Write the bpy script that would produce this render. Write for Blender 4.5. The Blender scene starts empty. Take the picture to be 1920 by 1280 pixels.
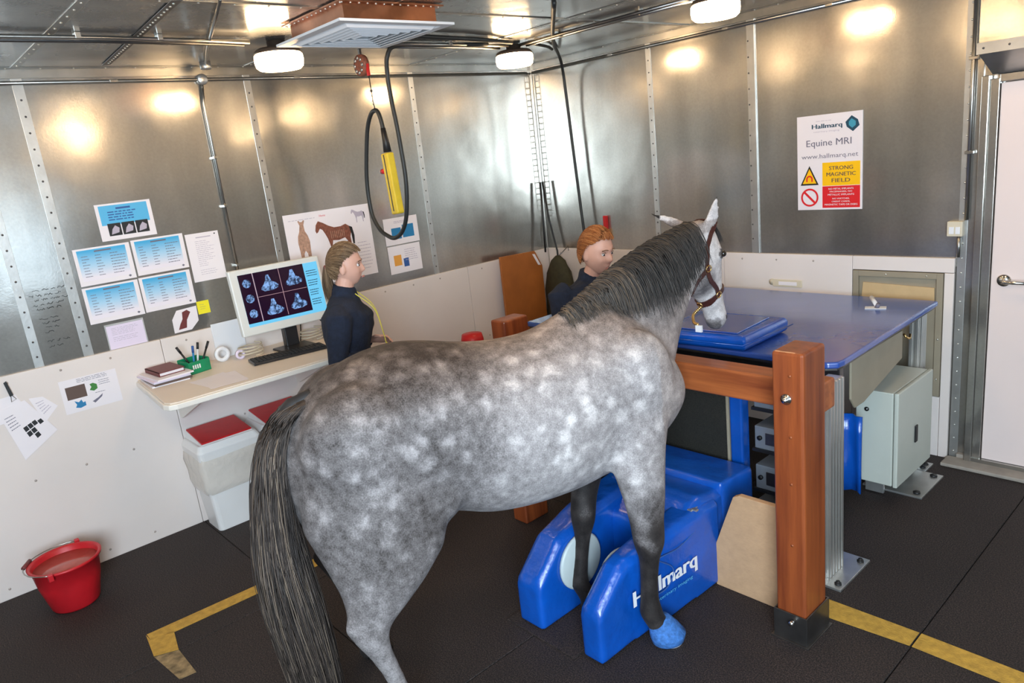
import bpy, bmesh, math, random
from mathutils import Vector, Matrix, noise
from mathutils.bvhtree import BVHTree
random.seed(7)
SC = bpy.context.scene; COL = SC.collection
V = Vector; PI = math.pi; R = math.radians

# ------------------------------------------------------------------ camera, light, exposure
cam_d = bpy.data.cameras.new('camera'); cam = bpy.data.objects.new('camera', cam_d); COL.objects.link(cam); SC.camera = cam
cam_d.sensor_width = 36; cam_d.lens = 1362.36 / 1920 * 36; cam_d.clip_start = 0.05
_y, _p, _r = R(-49.26907), R(14.40718), R(6.51547)
_f = V((math.sin(_y)*math.cos(_p), math.cos(_y)*math.cos(_p), -math.sin(_p)))
_rt = V((math.cos(_y), -math.sin(_y), 0)); _dn = _f.cross(_rt)
_r2 = math.cos(_r)*_rt + math.sin(_r)*_dn; _d2 = -math.sin(_r)*_rt + math.cos(_r)*_dn
CM = Matrix((_r2, -_d2, -_f)).transposed().to_4x4(); CM.translation = V((4.73896, -4.64382, 2.1)); cam.matrix_world = CM

w = bpy.data.worlds.new('world'); SC.world = w; w.use_nodes = True
w.node_tree.nodes['Background'].inputs[0].default_value = (0.6, 0.75, 1, 1); w.node_tree.nodes['Background'].inputs[1].default_value = 0.3
SC.view_settings.view_transform = 'Standard'; SC.view_settings.look = 'None'; SC.view_settings.gamma = 1
SC.view_settings.use_curve_mapping = False; SC.view_settings.exposure = 0.10
SC.cycles.max_bounces = 10; SC.cycles.glossy_bounces = 8; SC.cycles.diffuse_bounces = 4

def area(name, loc, target, sx, sy, power, color):
    d = bpy.data.lights.new(name, 'AREA'); d.shape = 'RECTANGLE'; d.size = sx; d.size_y = sy; d.energy = power; d.color = color
    o = bpy.data.objects.new(name, d); COL.objects.link(o); o.location = loc
    o.rotation_euler = (V(target) - V(loc)).to_track_quat('-Z', 'Y').to_euler(); return o
# daylight through the open loading doorway behind the photographer
area('doorway_daylight', (5.75, -5.65, 1.95), (0.6, -0.6, 1.5), 1.7, 1.7, 265, (0.70, 0.86, 1.0))
area('side_window_daylight', (6.2, -3.2, 1.7), (0, -4.0, 1.5), 0.9, 1.2, 13, (0.62, 0.82, 1.0))
LAMP_STRENGTH = 27.0; LAMP_COLOR = (1.0, 0.68, 0.37)

# ------------------------------------------------------------------ materials
def mat(name, color=(.5,.5,.5), rough=.5, metal=0.0, spec=.5, noise_s=0, noise_a=0.0, bump=0.0, bump_s=60, coat=0, color2=None, emit=None, es=1, alpha=1, rough_var=0, trans=0):
    m = bpy.data.materials.new(name); m.use_nodes = True; nt = m.node_tree; b = nt.nodes['Principled BSDF']
    b.inputs['Base Color'].default_value = (*color, 1); b.inputs['Roughness'].default_value = rough
    b.inputs['Metallic'].default_value = metal; b.inputs['Specular IOR Level'].default_value = spec
    b.inputs['Coat Weight'].default_value = coat; b.inputs['Coat Roughness'].default_value = .12
    b.inputs['Transmission Weight'].default_value = trans; b.inputs['Alpha'].default_value = alpha
    if emit: b.inputs['Emission Color'].default_value = (*emit, 1); b.inputs['Emission Strength'].default_value = es
    tc = nt.nodes.new('ShaderNodeTexCoord')
    if noise_s:
        n = nt.nodes.new('ShaderNodeTexNoise'); n.inputs['Scale'].default_value = noise_s; n.inputs['Detail'].default_value = 5
        nt.links.new(tc.outputs['Object'], n.inputs['Vector'])
        r = nt.nodes.new('ShaderNodeMapRange'); r.inputs[1].default_value = .3; r.inputs[2].default_value = .7
        nt.links.new(n.outputs['Fac'], r.inputs[0])
        mx = nt.nodes.new('ShaderNodeMix'); mx.data_type = 'RGBA'
        c2 = color2 or tuple(max(0, c*(1-noise_a)) for c in color)
        mx.inputs[6].default_value = (*color, 1); mx.inputs[7].default_value = (*c2, 1)
        nt.links.new(r.outputs[0], mx.inputs[0]); nt.links.new(mx.outputs[2], b.inputs['Base Color'])
        if rough_var:
            r2 = nt.nodes.new('ShaderNodeMapRange'); r2.inputs[1].default_value = .3; r2.inputs[2].default_value = .7
            r2.inputs[3].default_value = rough; r2.inputs[4].default_value = rough + rough_var
            nt.links.new(n.outputs['Fac'], r2.inputs[0]); nt.links.new(r2.outputs[0], b.inputs['Roughness'])
    if bump:
        n2 = nt.nodes.new('ShaderNodeTexNoise'); n2.inputs['Scale'].default_value = bump_s; n2.inputs['Detail'].default_value = 6
        nt.links.new(tc.outputs['Object'], n2.inputs['Vector'])
        bp = nt.nodes.new('ShaderNodeBump'); bp.inputs['Strength'].default_value = bump; bp.inputs['Distance'].default_value = .01
        nt.links.new(n2.outputs['Fac'], bp.inputs['Height']); nt.links.new(bp.outputs[0], b.inputs['Normal'])
    return m

def galv(name, base=(.60,.575,.53), stretch=(1,1,1)):
    """galvanised sheet: sharp-ish lobe plus broad lobe, cloudy spangle, large buckles"""
    m = bpy.data.materials.new(name); m.use_nodes = True; nt = m.node_tree; b = nt.nodes['Principled BSDF']; L = nt.links.new
    tc = nt.nodes.new('ShaderNodeTexCoord')
    def nz(s, d=4, st=(1,1,1)):
        mp = nt.nodes.new('ShaderNodeMapping'); mp.inputs['Scale'].default_value = st; L(tc.outputs['Object'], mp.inputs[0])
        n = nt.nodes.new('ShaderNodeTexNoise'); n.inputs['Scale'].default_value = s; n.inputs['Detail'].default_value = d; L(mp.outputs[0], n.inputs['Vector']); return n.outputs['Fac']
    def rng(x, a, c, lo=.3, hi=.7):
        r = nt.nodes.new('ShaderNodeMapRange'); L(x, r.inputs[0]); r.inputs[1].default_value = lo; r.inputs[2].default_value = hi; r.inputs[3].default_value = a; r.inputs[4].default_value = c; return r.outputs[0]
    cl = nz(1.6, 6); sp = nz(70, 2); st = nz(5, 4, (1, 1, .18))
    mx = nt.nodes.new('ShaderNodeMix'); mx.data_type = 'RGBA'; mx.inputs[6].default_value = (*base, 1); mx.inputs[7].default_value = (*[c*.74 for c in base], 1)
    L(rng(st, 0, 1), mx.inputs[0])
    mx2 = nt.nodes.new('ShaderNodeMix'); mx2.data_type = 'RGBA'; mx2.blend_type = 'MULTIPLY'; mx2.inputs[0].default_value = .22
    L(mx.outputs[2], mx2.inputs[6]); L(sp, mx2.inputs[7]); L(mx2.outputs[2], b.inputs['Base Color'])
    b.inputs['Metallic'].default_value = 1; L(rng(cl, .13, .22), b.inputs['Roughness'])
    bp = nt.nodes.new('ShaderNodeBump'); bp.inputs['Strength'].default_value = .25; bp.inputs['Distance'].default_value = .02; L(nz(2.2, 2), bp.inputs['Height'])
    bp2 = nt.nodes.new('ShaderNodeBump'); bp2.inputs['Strength'].default_value = .05; bp2.inputs['Distance'].default_value = .003; L(nz(90, 3), bp2.inputs['Height']); L(bp.outputs[0], bp2.inputs['Normal'])
    L(bp2.outputs[0], b.inputs['Normal'])
    g = nt.nodes.new('ShaderNodeBsdfPrincipled'); g.inputs['Metallic'].default_value = .75; g.inputs['Roughness'].default_value = .5
    L(mx2.outputs[2], g.inputs['Base Color']); L(bp2.outputs[0], g.inputs['Normal'])
    ms = nt.nodes.new('ShaderNodeMixShader'); ms.inputs[0].default_value = .30; L(b.outputs[0], ms.inputs[1]); L(g.outputs[0], ms.inputs[2])
    L(ms.outputs[0], nt.nodes['Material Output'].inputs['Surface'])
    return m

def wood(name, c1, c2, axis=2, scale=14, rough=.45):
    m = bpy.data.materials.new(name); m.use_nodes = True; nt = m.node_tree; b = nt.nodes['Principled BSDF']; L = nt.links.new
    tc = nt.nodes.new('ShaderNodeTexCoord'); mp = nt.nodes.new('ShaderNodeMapping'); s = [1, 1, 1]; s[axis] = .06
    mp.inputs['Scale'].default_value = s; L(tc.outputs['Object'], mp.inputs[0])
    n = nt.nodes.new('ShaderNodeTexNoise'); n.inputs['Scale'].default_value = scale; n.inputs['Detail'].default_value = 7; n.inputs['Roughness'].default_value = .65; L(mp.outputs[0], n.inputs['Vector'])
    r = nt.nodes.new('ShaderNodeValToRGB'); r.color_ramp.elements[0].position = .32; r.color_ramp.elements[0].color = (*c1, 1); r.color_ramp.elements[1].position = .68; r.color_ramp.elements[1].color = (*c2, 1)
    L(n.outputs['Fac'], r.inputs[0]); L(r.outputs[0], b.inputs['Base Color']); b.inputs['Roughness'].default_value = rough
    b.inputs['Coat Weight'].default_value = .15
    bp = nt.nodes.new('ShaderNodeBump'); bp.inputs['Strength'].default_value = .12; bp.inputs['Distance'].default_value = .004; L(n.outputs['Fac'], bp.inputs['Height']); L(bp.outputs[0], b.inputs['Normal'])
    return m

M = {}
M['galv'] = galv('galvanised_sheet'); M['galv_ceiling'] = galv('galvanised_ceiling', (.55,.55,.54))
M['strip'] = mat('aluminium_strip', (.62,.62,.60), .38, .85, noise_s=8, noise_a=.25, bump=.05)
M['rivet'] = mat('rivet_dark', (.12,.11,.11), .4, .8)
M['rivet_bright'] = mat('rivet_bright', (.8,.78,.72), .3, .9)
M['board'] = mat('white_wainscot_board', (.82,.73,.68), .42, noise_s=1.4, noise_a=.10, bump=.04, bump_s=25)
M['screw'] = mat('screw_head', (.45,.38,.34), .4, .3)
M['steel'] = mat('conduit_steel', (.50,.49,.46), .3, .95, noise_s=6, noise_a=.3)
M['dark_steel'] = mat('dark_steel', (.18,.17,.165), .35, .9, noise_s=9, noise_a=.4)
M['black_rubber'] = mat('black_cable_rubber', (.018,.02,.02), .5)
M['copper'] = mat('copper_sheet', (.62,.27,.15), .28, .9, noise_s=7, noise_a=.45, bump=.1, bump_s=12)
M['alu'] = mat('extruded_aluminium', (.62,.60,.56), .33, .8, noise_s=5, noise_a=.15)
M['white_enamel'] = mat('white_enamel', (.80,.80,.82), .35)
M['lamp'] = mat('lamp_glass', (1,.95,.85), .3, emit=LAMP_COLOR, es=LAMP_STRENGTH)
M['lamp_base'] = mat('lamp_base_brown', (.09,.065,.05), .4, .5)
M['paper'] = mat('white_paper', (.86,.80,.82), .55, noise_s=3, noise_a=.04)
M['paper_pink'] = mat('pinkish_paper', (.78,.68,.82), .4)
M['cyan'] = mat('cyan_print', (.10,.46,.75), .4)
M['ink'] = mat('grey_print_ink', (.16,.15,.20), .6)
M['ink_faint'] = mat('faint_print_ink', (.48,.42,.50), .6)
M['ink_blue'] = mat('dark_blue_print', (.03,.10,.32), .6)
M['marker'] = mat('marker_scribble', (.02,.02,.02), .7)
M['black'] = mat('matt_black', (.012,.012,.013), .5)
M['black_gloss'] = mat('black_plastic', (.02,.02,.022), .3)
M['yellow_note'] = mat('yellow_note_paper', (.90,.78,.02), .6)
M['yellow'] = mat('pendant_yellow', (.80,.56,.03), .4, noise_s=15, noise_a=.2)
M['amber'] = mat('amber_sign_print', (.95,.52,.0), .45)
M['red'] = mat('red_plastic', (.62,.008,.012), .4, noise_s=20, noise_a=.1)
M['red_bucket'] = mat('red_bucket_plastic', (.60,.012,.02), .4, noise_s=6, noise_a=.3, bump=.06, bump_s=20)
M['bucket_in'] = mat('milky_water', (.50,.12,.10), .15, noise_s=30, noise_a=.15)
M['red_print'] = mat('red_sign_print', (.70,.01,.015), .5)
M['rust'] = mat('chestnut_print', (.30,.10,.06), .6, noise_s=60, noise_a=.5)
M['rust2'] = mat('tan_print', (.55,.32,.22), .6, noise_s=60, noise_a=.4)
M['desk'] = mat('cream_worktop', (.83,.72,.60), .4, noise_s=3, noise_a=.06)
M['desk_edge'] = mat('cream_worktop_edge', (.86,.80,.72), .35)
M['bin'] = mat('white_bin_plastic', (.84,.82,.80), .35, noise_s=4, noise_a=.06)
M['bag'] = mat('clear_bin_liner', (.85,.78,.70), .12, alpha=.7, bump=.9, bump_s=18)
M['monitor'] = mat('pale_grey_monitor_plastic', (.70,.70,.66), .4)
M['screen'] = mat('monitor_screen_blue', (.02,.02,.02), .2, emit=(.16,.62,.95), es=.9)
M['screen_dark'] = mat('monitor_screen_dark', (.005,.003,.008), .15, emit=(.02,.004,.02), es=.6)
M['screen_img'] = None
M['navy'] = mat('navy_fleece', (.012,.02,.045), .9, noise_s=40, noise_a=.4, bump=.3, bump_s=90)
M['trousers'] = mat('dark_trousers', (.02,.02,.024), .85)
M['skin'] = mat('skin', (.72,.40,.30), .5, noise_s=12, noise_a=.10)
M['hair_brown'] = mat('dark_blonde_hair', (.26,.155,.08), .5, noise_s=90, noise_a=.55)
M['hair_red'] = mat('ginger_hair', (.42,.15,.04), .5, noise_s=80, noise_a=.5)
M['lip'] = mat('lips', (.55,.20,.17), .45)
M['eye_w'] = mat('eye_white', (.75,.72,.70), .2); M['eye_d'] = mat('eye_dark', (.02,.015,.012), .12)
M['brow'] = mat('eyebrow_hair', (.20,.10,.05), .8)
M['lanyard'] = mat('yellow_lanyard', (.75,.66,.10), .6)
M['post'] = wood('redwood_post', (.15,.028,.008), (.36,.085,.02), 2, 16)
M['rail'] = wood('redwood_rail', (.20,.042,.012), (.46,.13,.035), 0, 16)
M['ply'] = mat('orange_plywood', (.44,.135,.025), .5, noise_s=5, noise_a=.25)
M['mdf'] = mat('tan_fibreboard', (.58,.35,.19), .8, noise_s=25, noise_a=.12, bump=.2, bump_s=80)
M['hatch_wood'] = mat('pale_plywood', (.66,.46,.24), .6, noise_s=9, noise_a=.15)
M['hatch_frame'] = mat('olive_grey_frame', (.33,.28,.20), .55, noise_s=6, noise_a=.12)
M['cabinet'] = mat('pale_grey_enamel_cabinet', (.55,.57,.50), .42, noise_s=3, noise_a=.08)
M['table_blue'] = mat('blue_vinyl_tabletop', (.035,.10,.42), .27, spec=.8, noise_s=2, noise_a=.25, bump=.18, bump_s=5, coat=.5)
M['blue'] = mat('blue_vinyl', (.004,.095,.50), .27, spec=.6, noise_s=4, noise_a=.3, bump=.9, bump_s=11, coat=.25)
M['blue_fuzzy'] = mat('blue_hoof_boot', (.06,.22,.62), .8, noise_s=60, noise_a=.5, bump=.4, bump_s=120)
M['blue_cloth'] = mat('blue_cloth', (.01,.09,.42), .8, bump=.3, bump_s=30)
M['grille'] = mat('black_foam_grille', (.022,.020,.014), .85, noise_s=160, noise_a=.7, bump=.5, bump_s=200)
M['magnet_pole'] = mat('pale_pole_plate', (.52,.58,.57), .4)
M['shelf_grey'] = mat('grey_equipment_case', (.30,.33,.37), .4, .2, noise_s=8, noise_a=.2)
M['door'] = mat('pinkish_white_door', (.84,.70,.66), .4, noise_s=1.2, noise_a=.05)
M['chrome'] = mat('brushed_chrome', (.72,.70,.66), .2, 1)
M['green'] = mat('green_box_plastic', (.01,.28,.12), .35, noise_s=10, noise_a=.25)
M['olive'] = mat('olive_waxed_cloth', (.05,.045,.02), .85, noise_s=20, noise_a=.4)
M['maroon'] = mat('maroon_cover', (.16,.03,.03), .5); M['book_brown'] = mat('brown_cover', (.12,.075,.06), .45)
M['tape'] = mat('yellow_floor_tape', (.62,.36,.055), .7, noise_s=30, noise_a=.35, bump=.3, bump_s=120)
M['tape_worn'] = mat('worn_floor_tape', (.42,.29,.14), .8, noise_s=22, noise_a=.75, bump=.3)
M['threshold'] = mat('concrete_sill', (.38,.33,.28), .8, noise_s=15, noise_a=.25)
M['beige_plate'] = mat('beige_plastic', (.66,.58,.44), .45)
M['teal_dark'] = mat('dark_teal_print', (.01,.06,.10), .4); M['teal'] = mat('teal_print', (.05,.30,.42), .4)
M['leather'] = mat('brown_halter_leather', (.075,.022,.015), .42, noise_s=30, noise_a=.3)
M['brass'] = mat('brass', (.75,.50,.20), .3, 1); M['clear'] = mat('clear_plastic', (.85,.86,.86), .15, alpha=.35)
M['leaf_green'] = mat('green_print', (.05,.22,.04), .6); M['orange_print'] = mat('orange_print', (.80,.36,.06), .6); M['steel_blue'] = mat('steel_blue_print', (.02,.20,.42), .6)

# dark speckled rubber floor
def floor_mat():
    m = bpy.data.materials.new('speckled_rubber_floor'); m.use_nodes = True; nt = m.node_tree; b = nt.nodes['Principled BSDF']; L = nt.links.new
    tc = nt.nodes.new('ShaderNodeTexCoord')
    n = nt.nodes.new('ShaderNodeTexNoise'); n.inputs['Scale'].default_value = 180; n.inputs['Detail'].default_value = 3; L(tc.outputs['Object'], n.inputs['Vector'])
    r = nt.nodes.new('ShaderNodeValToRGB'); e = r.color_ramp.elements; e[0].position = .42; e[0].color = (.004,.003,.003, 1); e[1].position = .68; e[1].color = (.070,.046,.040, 1); L(n.outputs['Fac'], r.inputs[0])
    n2 = nt.nodes.new('ShaderNodeTexNoise'); n2.inputs['Scale'].default_value = 1.3; n2.inputs['Detail'].default_value = 5; L(tc.outputs['Object'], n2.inputs['Vector'])
    mx = nt.nodes.new('ShaderNodeMix'); mx.data_type = 'RGBA'; mx.blend_type = 'MULTIPLY'; mx.inputs[0].default_value = .6; L(r.outputs[0], mx.inputs[6]); 
    r2 = nt.nodes.new('ShaderNodeMapRange'); r2.inputs[1].default_value = .3; r2.inputs[2].default_value = .7; r2.inputs[3].default_value = .5; r2.inputs[4].default_value = 1.3; L(n2.outputs['Fac'], r2.inputs[0]); L(r2.outputs[0], mx.inputs[7])
    L(mx.outputs[2], b.inputs['Base Color']); b.inputs['Roughness'].default_value = .75
    bp = nt.nodes.new('ShaderNodeBump'); bp.inputs['Strength'].default_value = .5; bp.inputs['Distance'].default_value = .003; L(n.outputs['Fac'], bp.inputs['Height']); L(bp.outputs[0], b.inputs['Normal'])
    return m
M['floor'] = floor_mat()

# blue-to-white header print (printed fade on the laminated sheets)
def fade_mat():
    m = bpy.data.materials.new('printed_blue_fade'); m.use_nodes = True; nt = m.node_tree; b = nt.nodes['Principled BSDF']; L = nt.links.new
    tc = nt.nodes.new('ShaderNodeTexCoord'); sp = nt.nodes.new('ShaderNodeSeparateXYZ'); L(tc.outputs['Generated'], sp.inputs[0])
    r = nt.nodes.new('ShaderNodeValToRGB'); e = r.color_ramp.elements; e[0].position = .1; e[0].color = (.84,.78,.84, 1); e[1].position = .95; e[1].color = (.07,.42,.72, 1)
    x = e.new(.5); x.color = (.42,.66,.84, 1); L(sp.outputs[2], r.inputs[0]); L(r.outputs[0], b.inputs['Base Color']); b.inputs['Roughness'].default_value = .3
    return m
M['fade'] = fade_mat()
def scan_mat():
    m = bpy.data.materials.new('scan_image'); m.use_nodes = True; nt = m.node_tree; b = nt.nodes['Principled BSDF']; L = nt.links.new
    tc = nt.nodes.new('ShaderNodeTexCoord'); n = nt.nodes.new('ShaderNodeTexNoise'); n.inputs['Scale'].default_value = 38; n.inputs['Detail'].default_value = 6; n.inputs['Distortion'].default_value = 1.2; L(tc.outputs['Object'], n.inputs['Vector'])
    r = nt.nodes.new('ShaderNodeValToRGB'); e = r.color_ramp.elements; e[0].position = .42; e[0].color = (.01,.03,.09, 1); e[1].position = .62; e[1].color = (.28,.52,1, 1); L(n.outputs['Fac'], r.inputs[0])
    b.inputs['Base Color'].default_value = (0,0,0,1); L(r.outputs[0], b.inputs['Emission Color']); b.inputs['Emission Strength'].default_value = .85; return m
M['screen_img'] = scan_mat()

def horse_mat():
    m = bpy.data.materials.new('dapple_grey_coat'); m.use_nodes = True; nt = m.node_tree; b = nt.nodes['Principled BSDF']; L = nt.links.new
    tc = nt.nodes.new('ShaderNodeTexCoord'); at = nt.nodes.new('ShaderNodeAttribute'); at.attribute_name = 'coat'
    sp = nt.nodes.new('ShaderNodeSeparateColor'); L(at.outputs['Color'], sp.inputs[0])
    def nz(s, d=4, st=(1,1,1), dist=0):
        mp = nt.nodes.new('ShaderNodeMapping'); mp.inputs['Scale'].default_value = st; L(tc.outputs['Object'], mp.inputs[0])
        n = nt.nodes.new('ShaderNodeTexNoise'); n.inputs['Scale'].default_value = s; n.inputs['Detail'].default_value = d; n.inputs['Distortion'].default_value = dist; L(mp.outputs[0], n.inputs['Vector']); return n
    def math_(op, a, c=None, v=None):
        n = nt.nodes.new('ShaderNodeMath'); n.operation = op
        if hasattr(a, 'links'): L(a, n.inputs[0])
        else: n.inputs[0].default_value = a
        if c is not None: L(c, n.inputs[1])
        if v is not None: n.inputs[1].default_value = v
        return n.outputs[0]
    def rng(x, lo, hi, a, c):
        r = nt.nodes.new('ShaderNodeMapRange'); L(x, r.inputs[0]); r.interpolation_type = 'SMOOTHSTEP'; r.inputs[1].default_value = lo; r.inputs[2].default_value = hi; r.inputs[3].default_value = a; r.inputs[4].default_value = c; return r.outputs[0]
    wob = nz(26, 3); va = nt.nodes.new('ShaderNodeVectorMath'); va.operation = 'SCALE'; L(wob.outputs['Color'], va.inputs[0]); va.inputs['Scale'].default_value = .045
    vb = nt.nodes.new('ShaderNodeVectorMath'); vb.operation = 'ADD'; L(tc.outputs['Object'], vb.inputs[0]); L(va.outputs[0], vb.inputs[1])
    vo = nt.nodes.new('ShaderNodeTexVoronoi'); vo.inputs['Scale'].default_value = 12.5; vo.feature = 'SMOOTH_F1'; vo.inputs['Smoothness'].default_value = .22; L(vb.outputs[0], vo.inputs['Vector'])
    spot = rng(vo.outputs['Distance'], .02, .60, 1, 0)
    big = rng(nz(5, 3).outputs['Fac'], .35, .62, .45, 1.0)
    d = math_('MULTIPLY', math_('MULTIPLY', spot, big), sp.outputs[1])
    hair = math_('MULTIPLY', math_('SUBTRACT', nz(190, 3).outputs['Fac'], v=.5), v=.42)
    mid = math_('MULTIPLY', math_('SUBTRACT', nz(34, 5).outputs['Fac'], v=.5), v=.42)
    tot = math_('ADD', math_('ADD', sp.outputs[0], math_('MULTIPLY', d, v=.28)), math_('MULTIPLY', math_('ADD', hair, mid), rng(sp.outputs[0], 0, .4, .3, 1)))
    r = nt.nodes.new('ShaderNodeValToRGB'); e = r.color_ramp.elements
    e[0].position = 0; e[0].color = (.012,.010,.010, 1); e[1].position = 1; e[1].color = (.84,.82,.82, 1)
    for p, c in ((.18, (.045,.038,.036)), (.4, (.17,.155,.155)), (.62, (.36,.335,.335)), (.82, (.60,.565,.56))): q = e.new(p); q.color = (*c, 1)
    L(tot, r.inputs[0])
    mx = nt.nodes.new('ShaderNodeMix'); mx.data_type = 'RGBA'; mx.blend_type = 'MULTIPLY'; L(sp.outputs[2], mx.inputs[0]); L(r.outputs[0], mx.inputs[6]); mx.inputs[7].default_value = (.95,.72,.55, 1)
    L(mx.outputs[2], b.inputs['Base Color']); b.inputs['Roughness'].default_value = .6; b.inputs['Sheen Weight'].default_value = .03
    b.inputs['Specular IOR Level'].default_value = .2
    bp = nt.nodes.new('ShaderNodeBump'); bp.inputs['Strength'].default_value = .25; bp.inputs['Distance'].default_value = .004; L(nz(260, 3).outputs['Fac'], bp.inputs['Height']); L(bp.outputs[0], b.inputs['Normal'])
    return m
M['coat'] = horse_mat()
def strand_mat(name, c1, c2, c3):
    m = bpy.data.materials.new(name); m.use_nodes = True; nt = m.node_tree; b = nt.nodes['Principled BSDF']; L = nt.links.new
    at = nt.nodes.new('ShaderNodeAttribute'); at.attribute_name = 'tone'
    r = nt.nodes.new('ShaderNodeValToRGB'); e = r.color_ramp.elements; e[0].color = (*c1, 1); e[1].color = (*c3, 1); q = e.new(.5); q.color = (*c2, 1)
    L(at.outputs['Fac'], r.inputs[0]); L(r.outputs[0], b.inputs['Base Color']); b.inputs['Roughness'].default_value = .55; b.inputs['Specular IOR Level'].default_value = .3; return m
M['mane'] = strand_mat('mane_hair', (.025,.024,.025), (.10,.085,.075), (.30,.20,.12))
M['tail'] = strand_mat('tail_hair', (.022,.019,.019), (.11,.082,.066), (.36,.27,.19))
M['hair_b'] = strand_mat('woman_hair_brown', (.06,.036,.022), (.19,.115,.062), (.42,.29,.17))
M['hair_r'] = strand_mat('woman_hair_ginger', (.16,.045,.015), (.36,.12,.035), (.62,.28,.10))

# ------------------------------------------------------------------ mesh helpers
MW = {}
def props(o, label=None, cat=None, group=None, kind=None):
    if label: o['label'] = label
    if cat: o['category'] = cat
    if group: o['group'] = group
    if kind: o['kind'] = kind
    return o
def thing(name, label, cat, loc=(0,0,0), rz=0, group=None, kind=None):
    o = bpy.data.objects.new(name, None); COL.objects.link(o); o.location = loc; o.rotation_euler = (0, 0, rz); o.empty_display_size = .05
    MW[o.name] = Matrix.Translation(V(loc)) @ Matrix.Rotation(rz, 4, 'Z')
    return props(o, label, cat, group, kind)
class MB:
    def __init__(s): s.v = []; s.f = []; s.sm = []; s.ch = []
    def add(s, vs, fs, sm=False):
        s.ch.append((len(s.v), len(s.f))); n = len(s.v); s.v += [V(a) for a in vs]; s.f += [tuple(i+n for i in f) for f in fs]; s.sm += [sm]*len(fs); return s
    def box(s, a, b, rot=None, c=None):
        """axis box from corner a to corner b"""
        x0,y0,z0 = a; x1,y1,z1 = b
        vs = [V(p) for p in ((x0,y0,z0),(x1,y0,z0),(x1,y1,z0),(x0,y1,z0),(x0,y0,z1),(x1,y0,z1),(x1,y1,z1),(x0,y1,z1))]
        if rot: c = V(c) if c else (vs[0]+vs[6])/2; vs = [c + rot @ (p-c) for p in vs]
        return s.add(vs, [(0,3,2,1),(4,5,6,7),(0,1,5,4),(1,2,6,5),(2,3,7,6),(3,0,4,7)])
    def hexa(s, b4, t4): return s.add(list(b4)+list(t4), [(0,3,2,1),(4,5,6,7),(0,1,5,4),(1,2,6,5),(2,3,7,6),(3,0,4,7)])
    def prism(s, poly, d):
        """extrude 3D polygon by vector d"""
        n = len(poly); d = V(d); return s.add([V(p) for p in poly]+[V(p)+d for p in poly], [tuple(range(n))[::-1], tuple(range(n, 2*n))]+[(i,(i+1)%n,(i+1)%n+n,i+n) for i in range(n)])
    def tube(s, pts, r, n=10, sm=True, cap=True):
        pts = [V(p) for p in pts]; rs = r if isinstance(r, (list, tuple)) else [r]*len(pts); vs = []; fs = []; up = None
        for i, p in enumerate(pts):
            t = (pts[min(i+1, len(pts)-1)]-pts[max(i-1, 0)]).normalized()
            if up is None: up = t.orthogonal().normalized()
            up = (up - t*up.dot(t)); up = up.normalized() if up.length > 1e-5 else t.orthogonal().normalized(); b = t.cross(up)
            vs += [p + (up*math.cos(2*PI*k/n)+b*math.sin(2*PI*k/n))*rs[i] for k in range(n)]
        for i in range(len(pts)-1):
            for k in range(n): a = i*n+k; c = i*n+(k+1)%n; fs.append((a, c, c+n, a+n))
        if cap: fs += [tuple(range(n))[::-1], tuple(range((len(pts)-1)*n, len(pts)*n))]
        return s.add(vs, fs, sm)
    def cyl(s, a, b, r, r2=None, n=20, sm=True):
        return s.tube([a, b], [r, r if r2 is None else r2], n, sm)
    def lathe(s, c, prof, n=32, axis='Z'):
        vs = []; fs = []; c = V(c)
        for (r, z) in prof:
            for k in range(n):
                a = 2*PI*k/n; q = V((r*math.cos(a), r*math.sin(a), z)); 
                if axis == 'X': q = V((z, q.x, q.y))
                if axis == 'Y': q = V((q.x, z, q.y))
                vs.append(c+q)
        for i in range(len(prof)-1):
            for k in range(n): a = i*n+k; b = i*n+(k+1)%n; fs.append((a, b, b+n, a+n))
        return s.add(vs, fs, True)
    def sphere(s, c, r, n=12, m=8):
        r = V(r) if not isinstance(r, (int, float)) else V((r, r, r)); vs = []; fs = []
        for i in range(m+1):
            t = PI*i/m
            for k in range(n): a = 2*PI*k/n; vs.append(V(c)+V((r.x*math.sin(t)*math.cos(a), r.y*math.sin(t)*math.sin(a), r.z*math.cos(t))))
        for i in range(m):
            for k in range(n): a = i*n+k; b = i*n+(k+1)%n; fs.append((a, a+n, b+n, b))
        return s.add(vs, fs, True)
    def loft(s, rings, cap=True, sm=True):
        n = len(rings[0]); fs = []
        for i in range(len(rings)-1):
            for k in range(n): a = i*n+k; b = i*n+(k+1)%n; fs.append((a, b, b+n, a+n))
        if cap: fs += [tuple(range(n))[::-1], tuple(range((len(rings)-1)*n, len(rings)*n))]
        return s.add([p for r in rings for p in r], fs, sm)
    def text(s, txt, fn, u0, v0, u1, v1, d=0.0006, bold=0):
        cu = bpy.data.curves.new('t', 'FONT'); cu.body = txt; cu.align_x = 'CENTER'; cu.resolution_u = 2; cu.offset = 0
        ob = bpy.data.objects.new('t', cu); COL.objects.link(ob); dg = bpy.context.evaluated_depsgraph_get(); dg.update()
        me = bpy.data.meshes.new_from_object(ob.evaluated_get(dg)); vs = [v.co.copy() for v in me.vertices]; fs = [tuple(p.vertices) for p in me.polygons]
        bpy.data.objects.remove(ob); bpy.data.curves.remove(cu); bpy.data.meshes.remove(me)
        x0 = min(v.x for v in vs); x1 = max(v.x for v in vs); y0 = min(v.y for v in vs); y1 = max(v.y for v in vs)
        
        for sh in ((0,) if bold < .008 else (-1, -.35, .35, 1)):
            e_ = sh*bold*.22*(v1-v0)/(u1-u0)*(u1-u0); s.add([fn(u0+(v.x-x0)/(x1-x0)*(u1-u0)+e_, v0+(v.y-y0)/(y1-y0)*(v1-v0), d+sh*.00004) for v in vs], fs)
        return s
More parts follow.
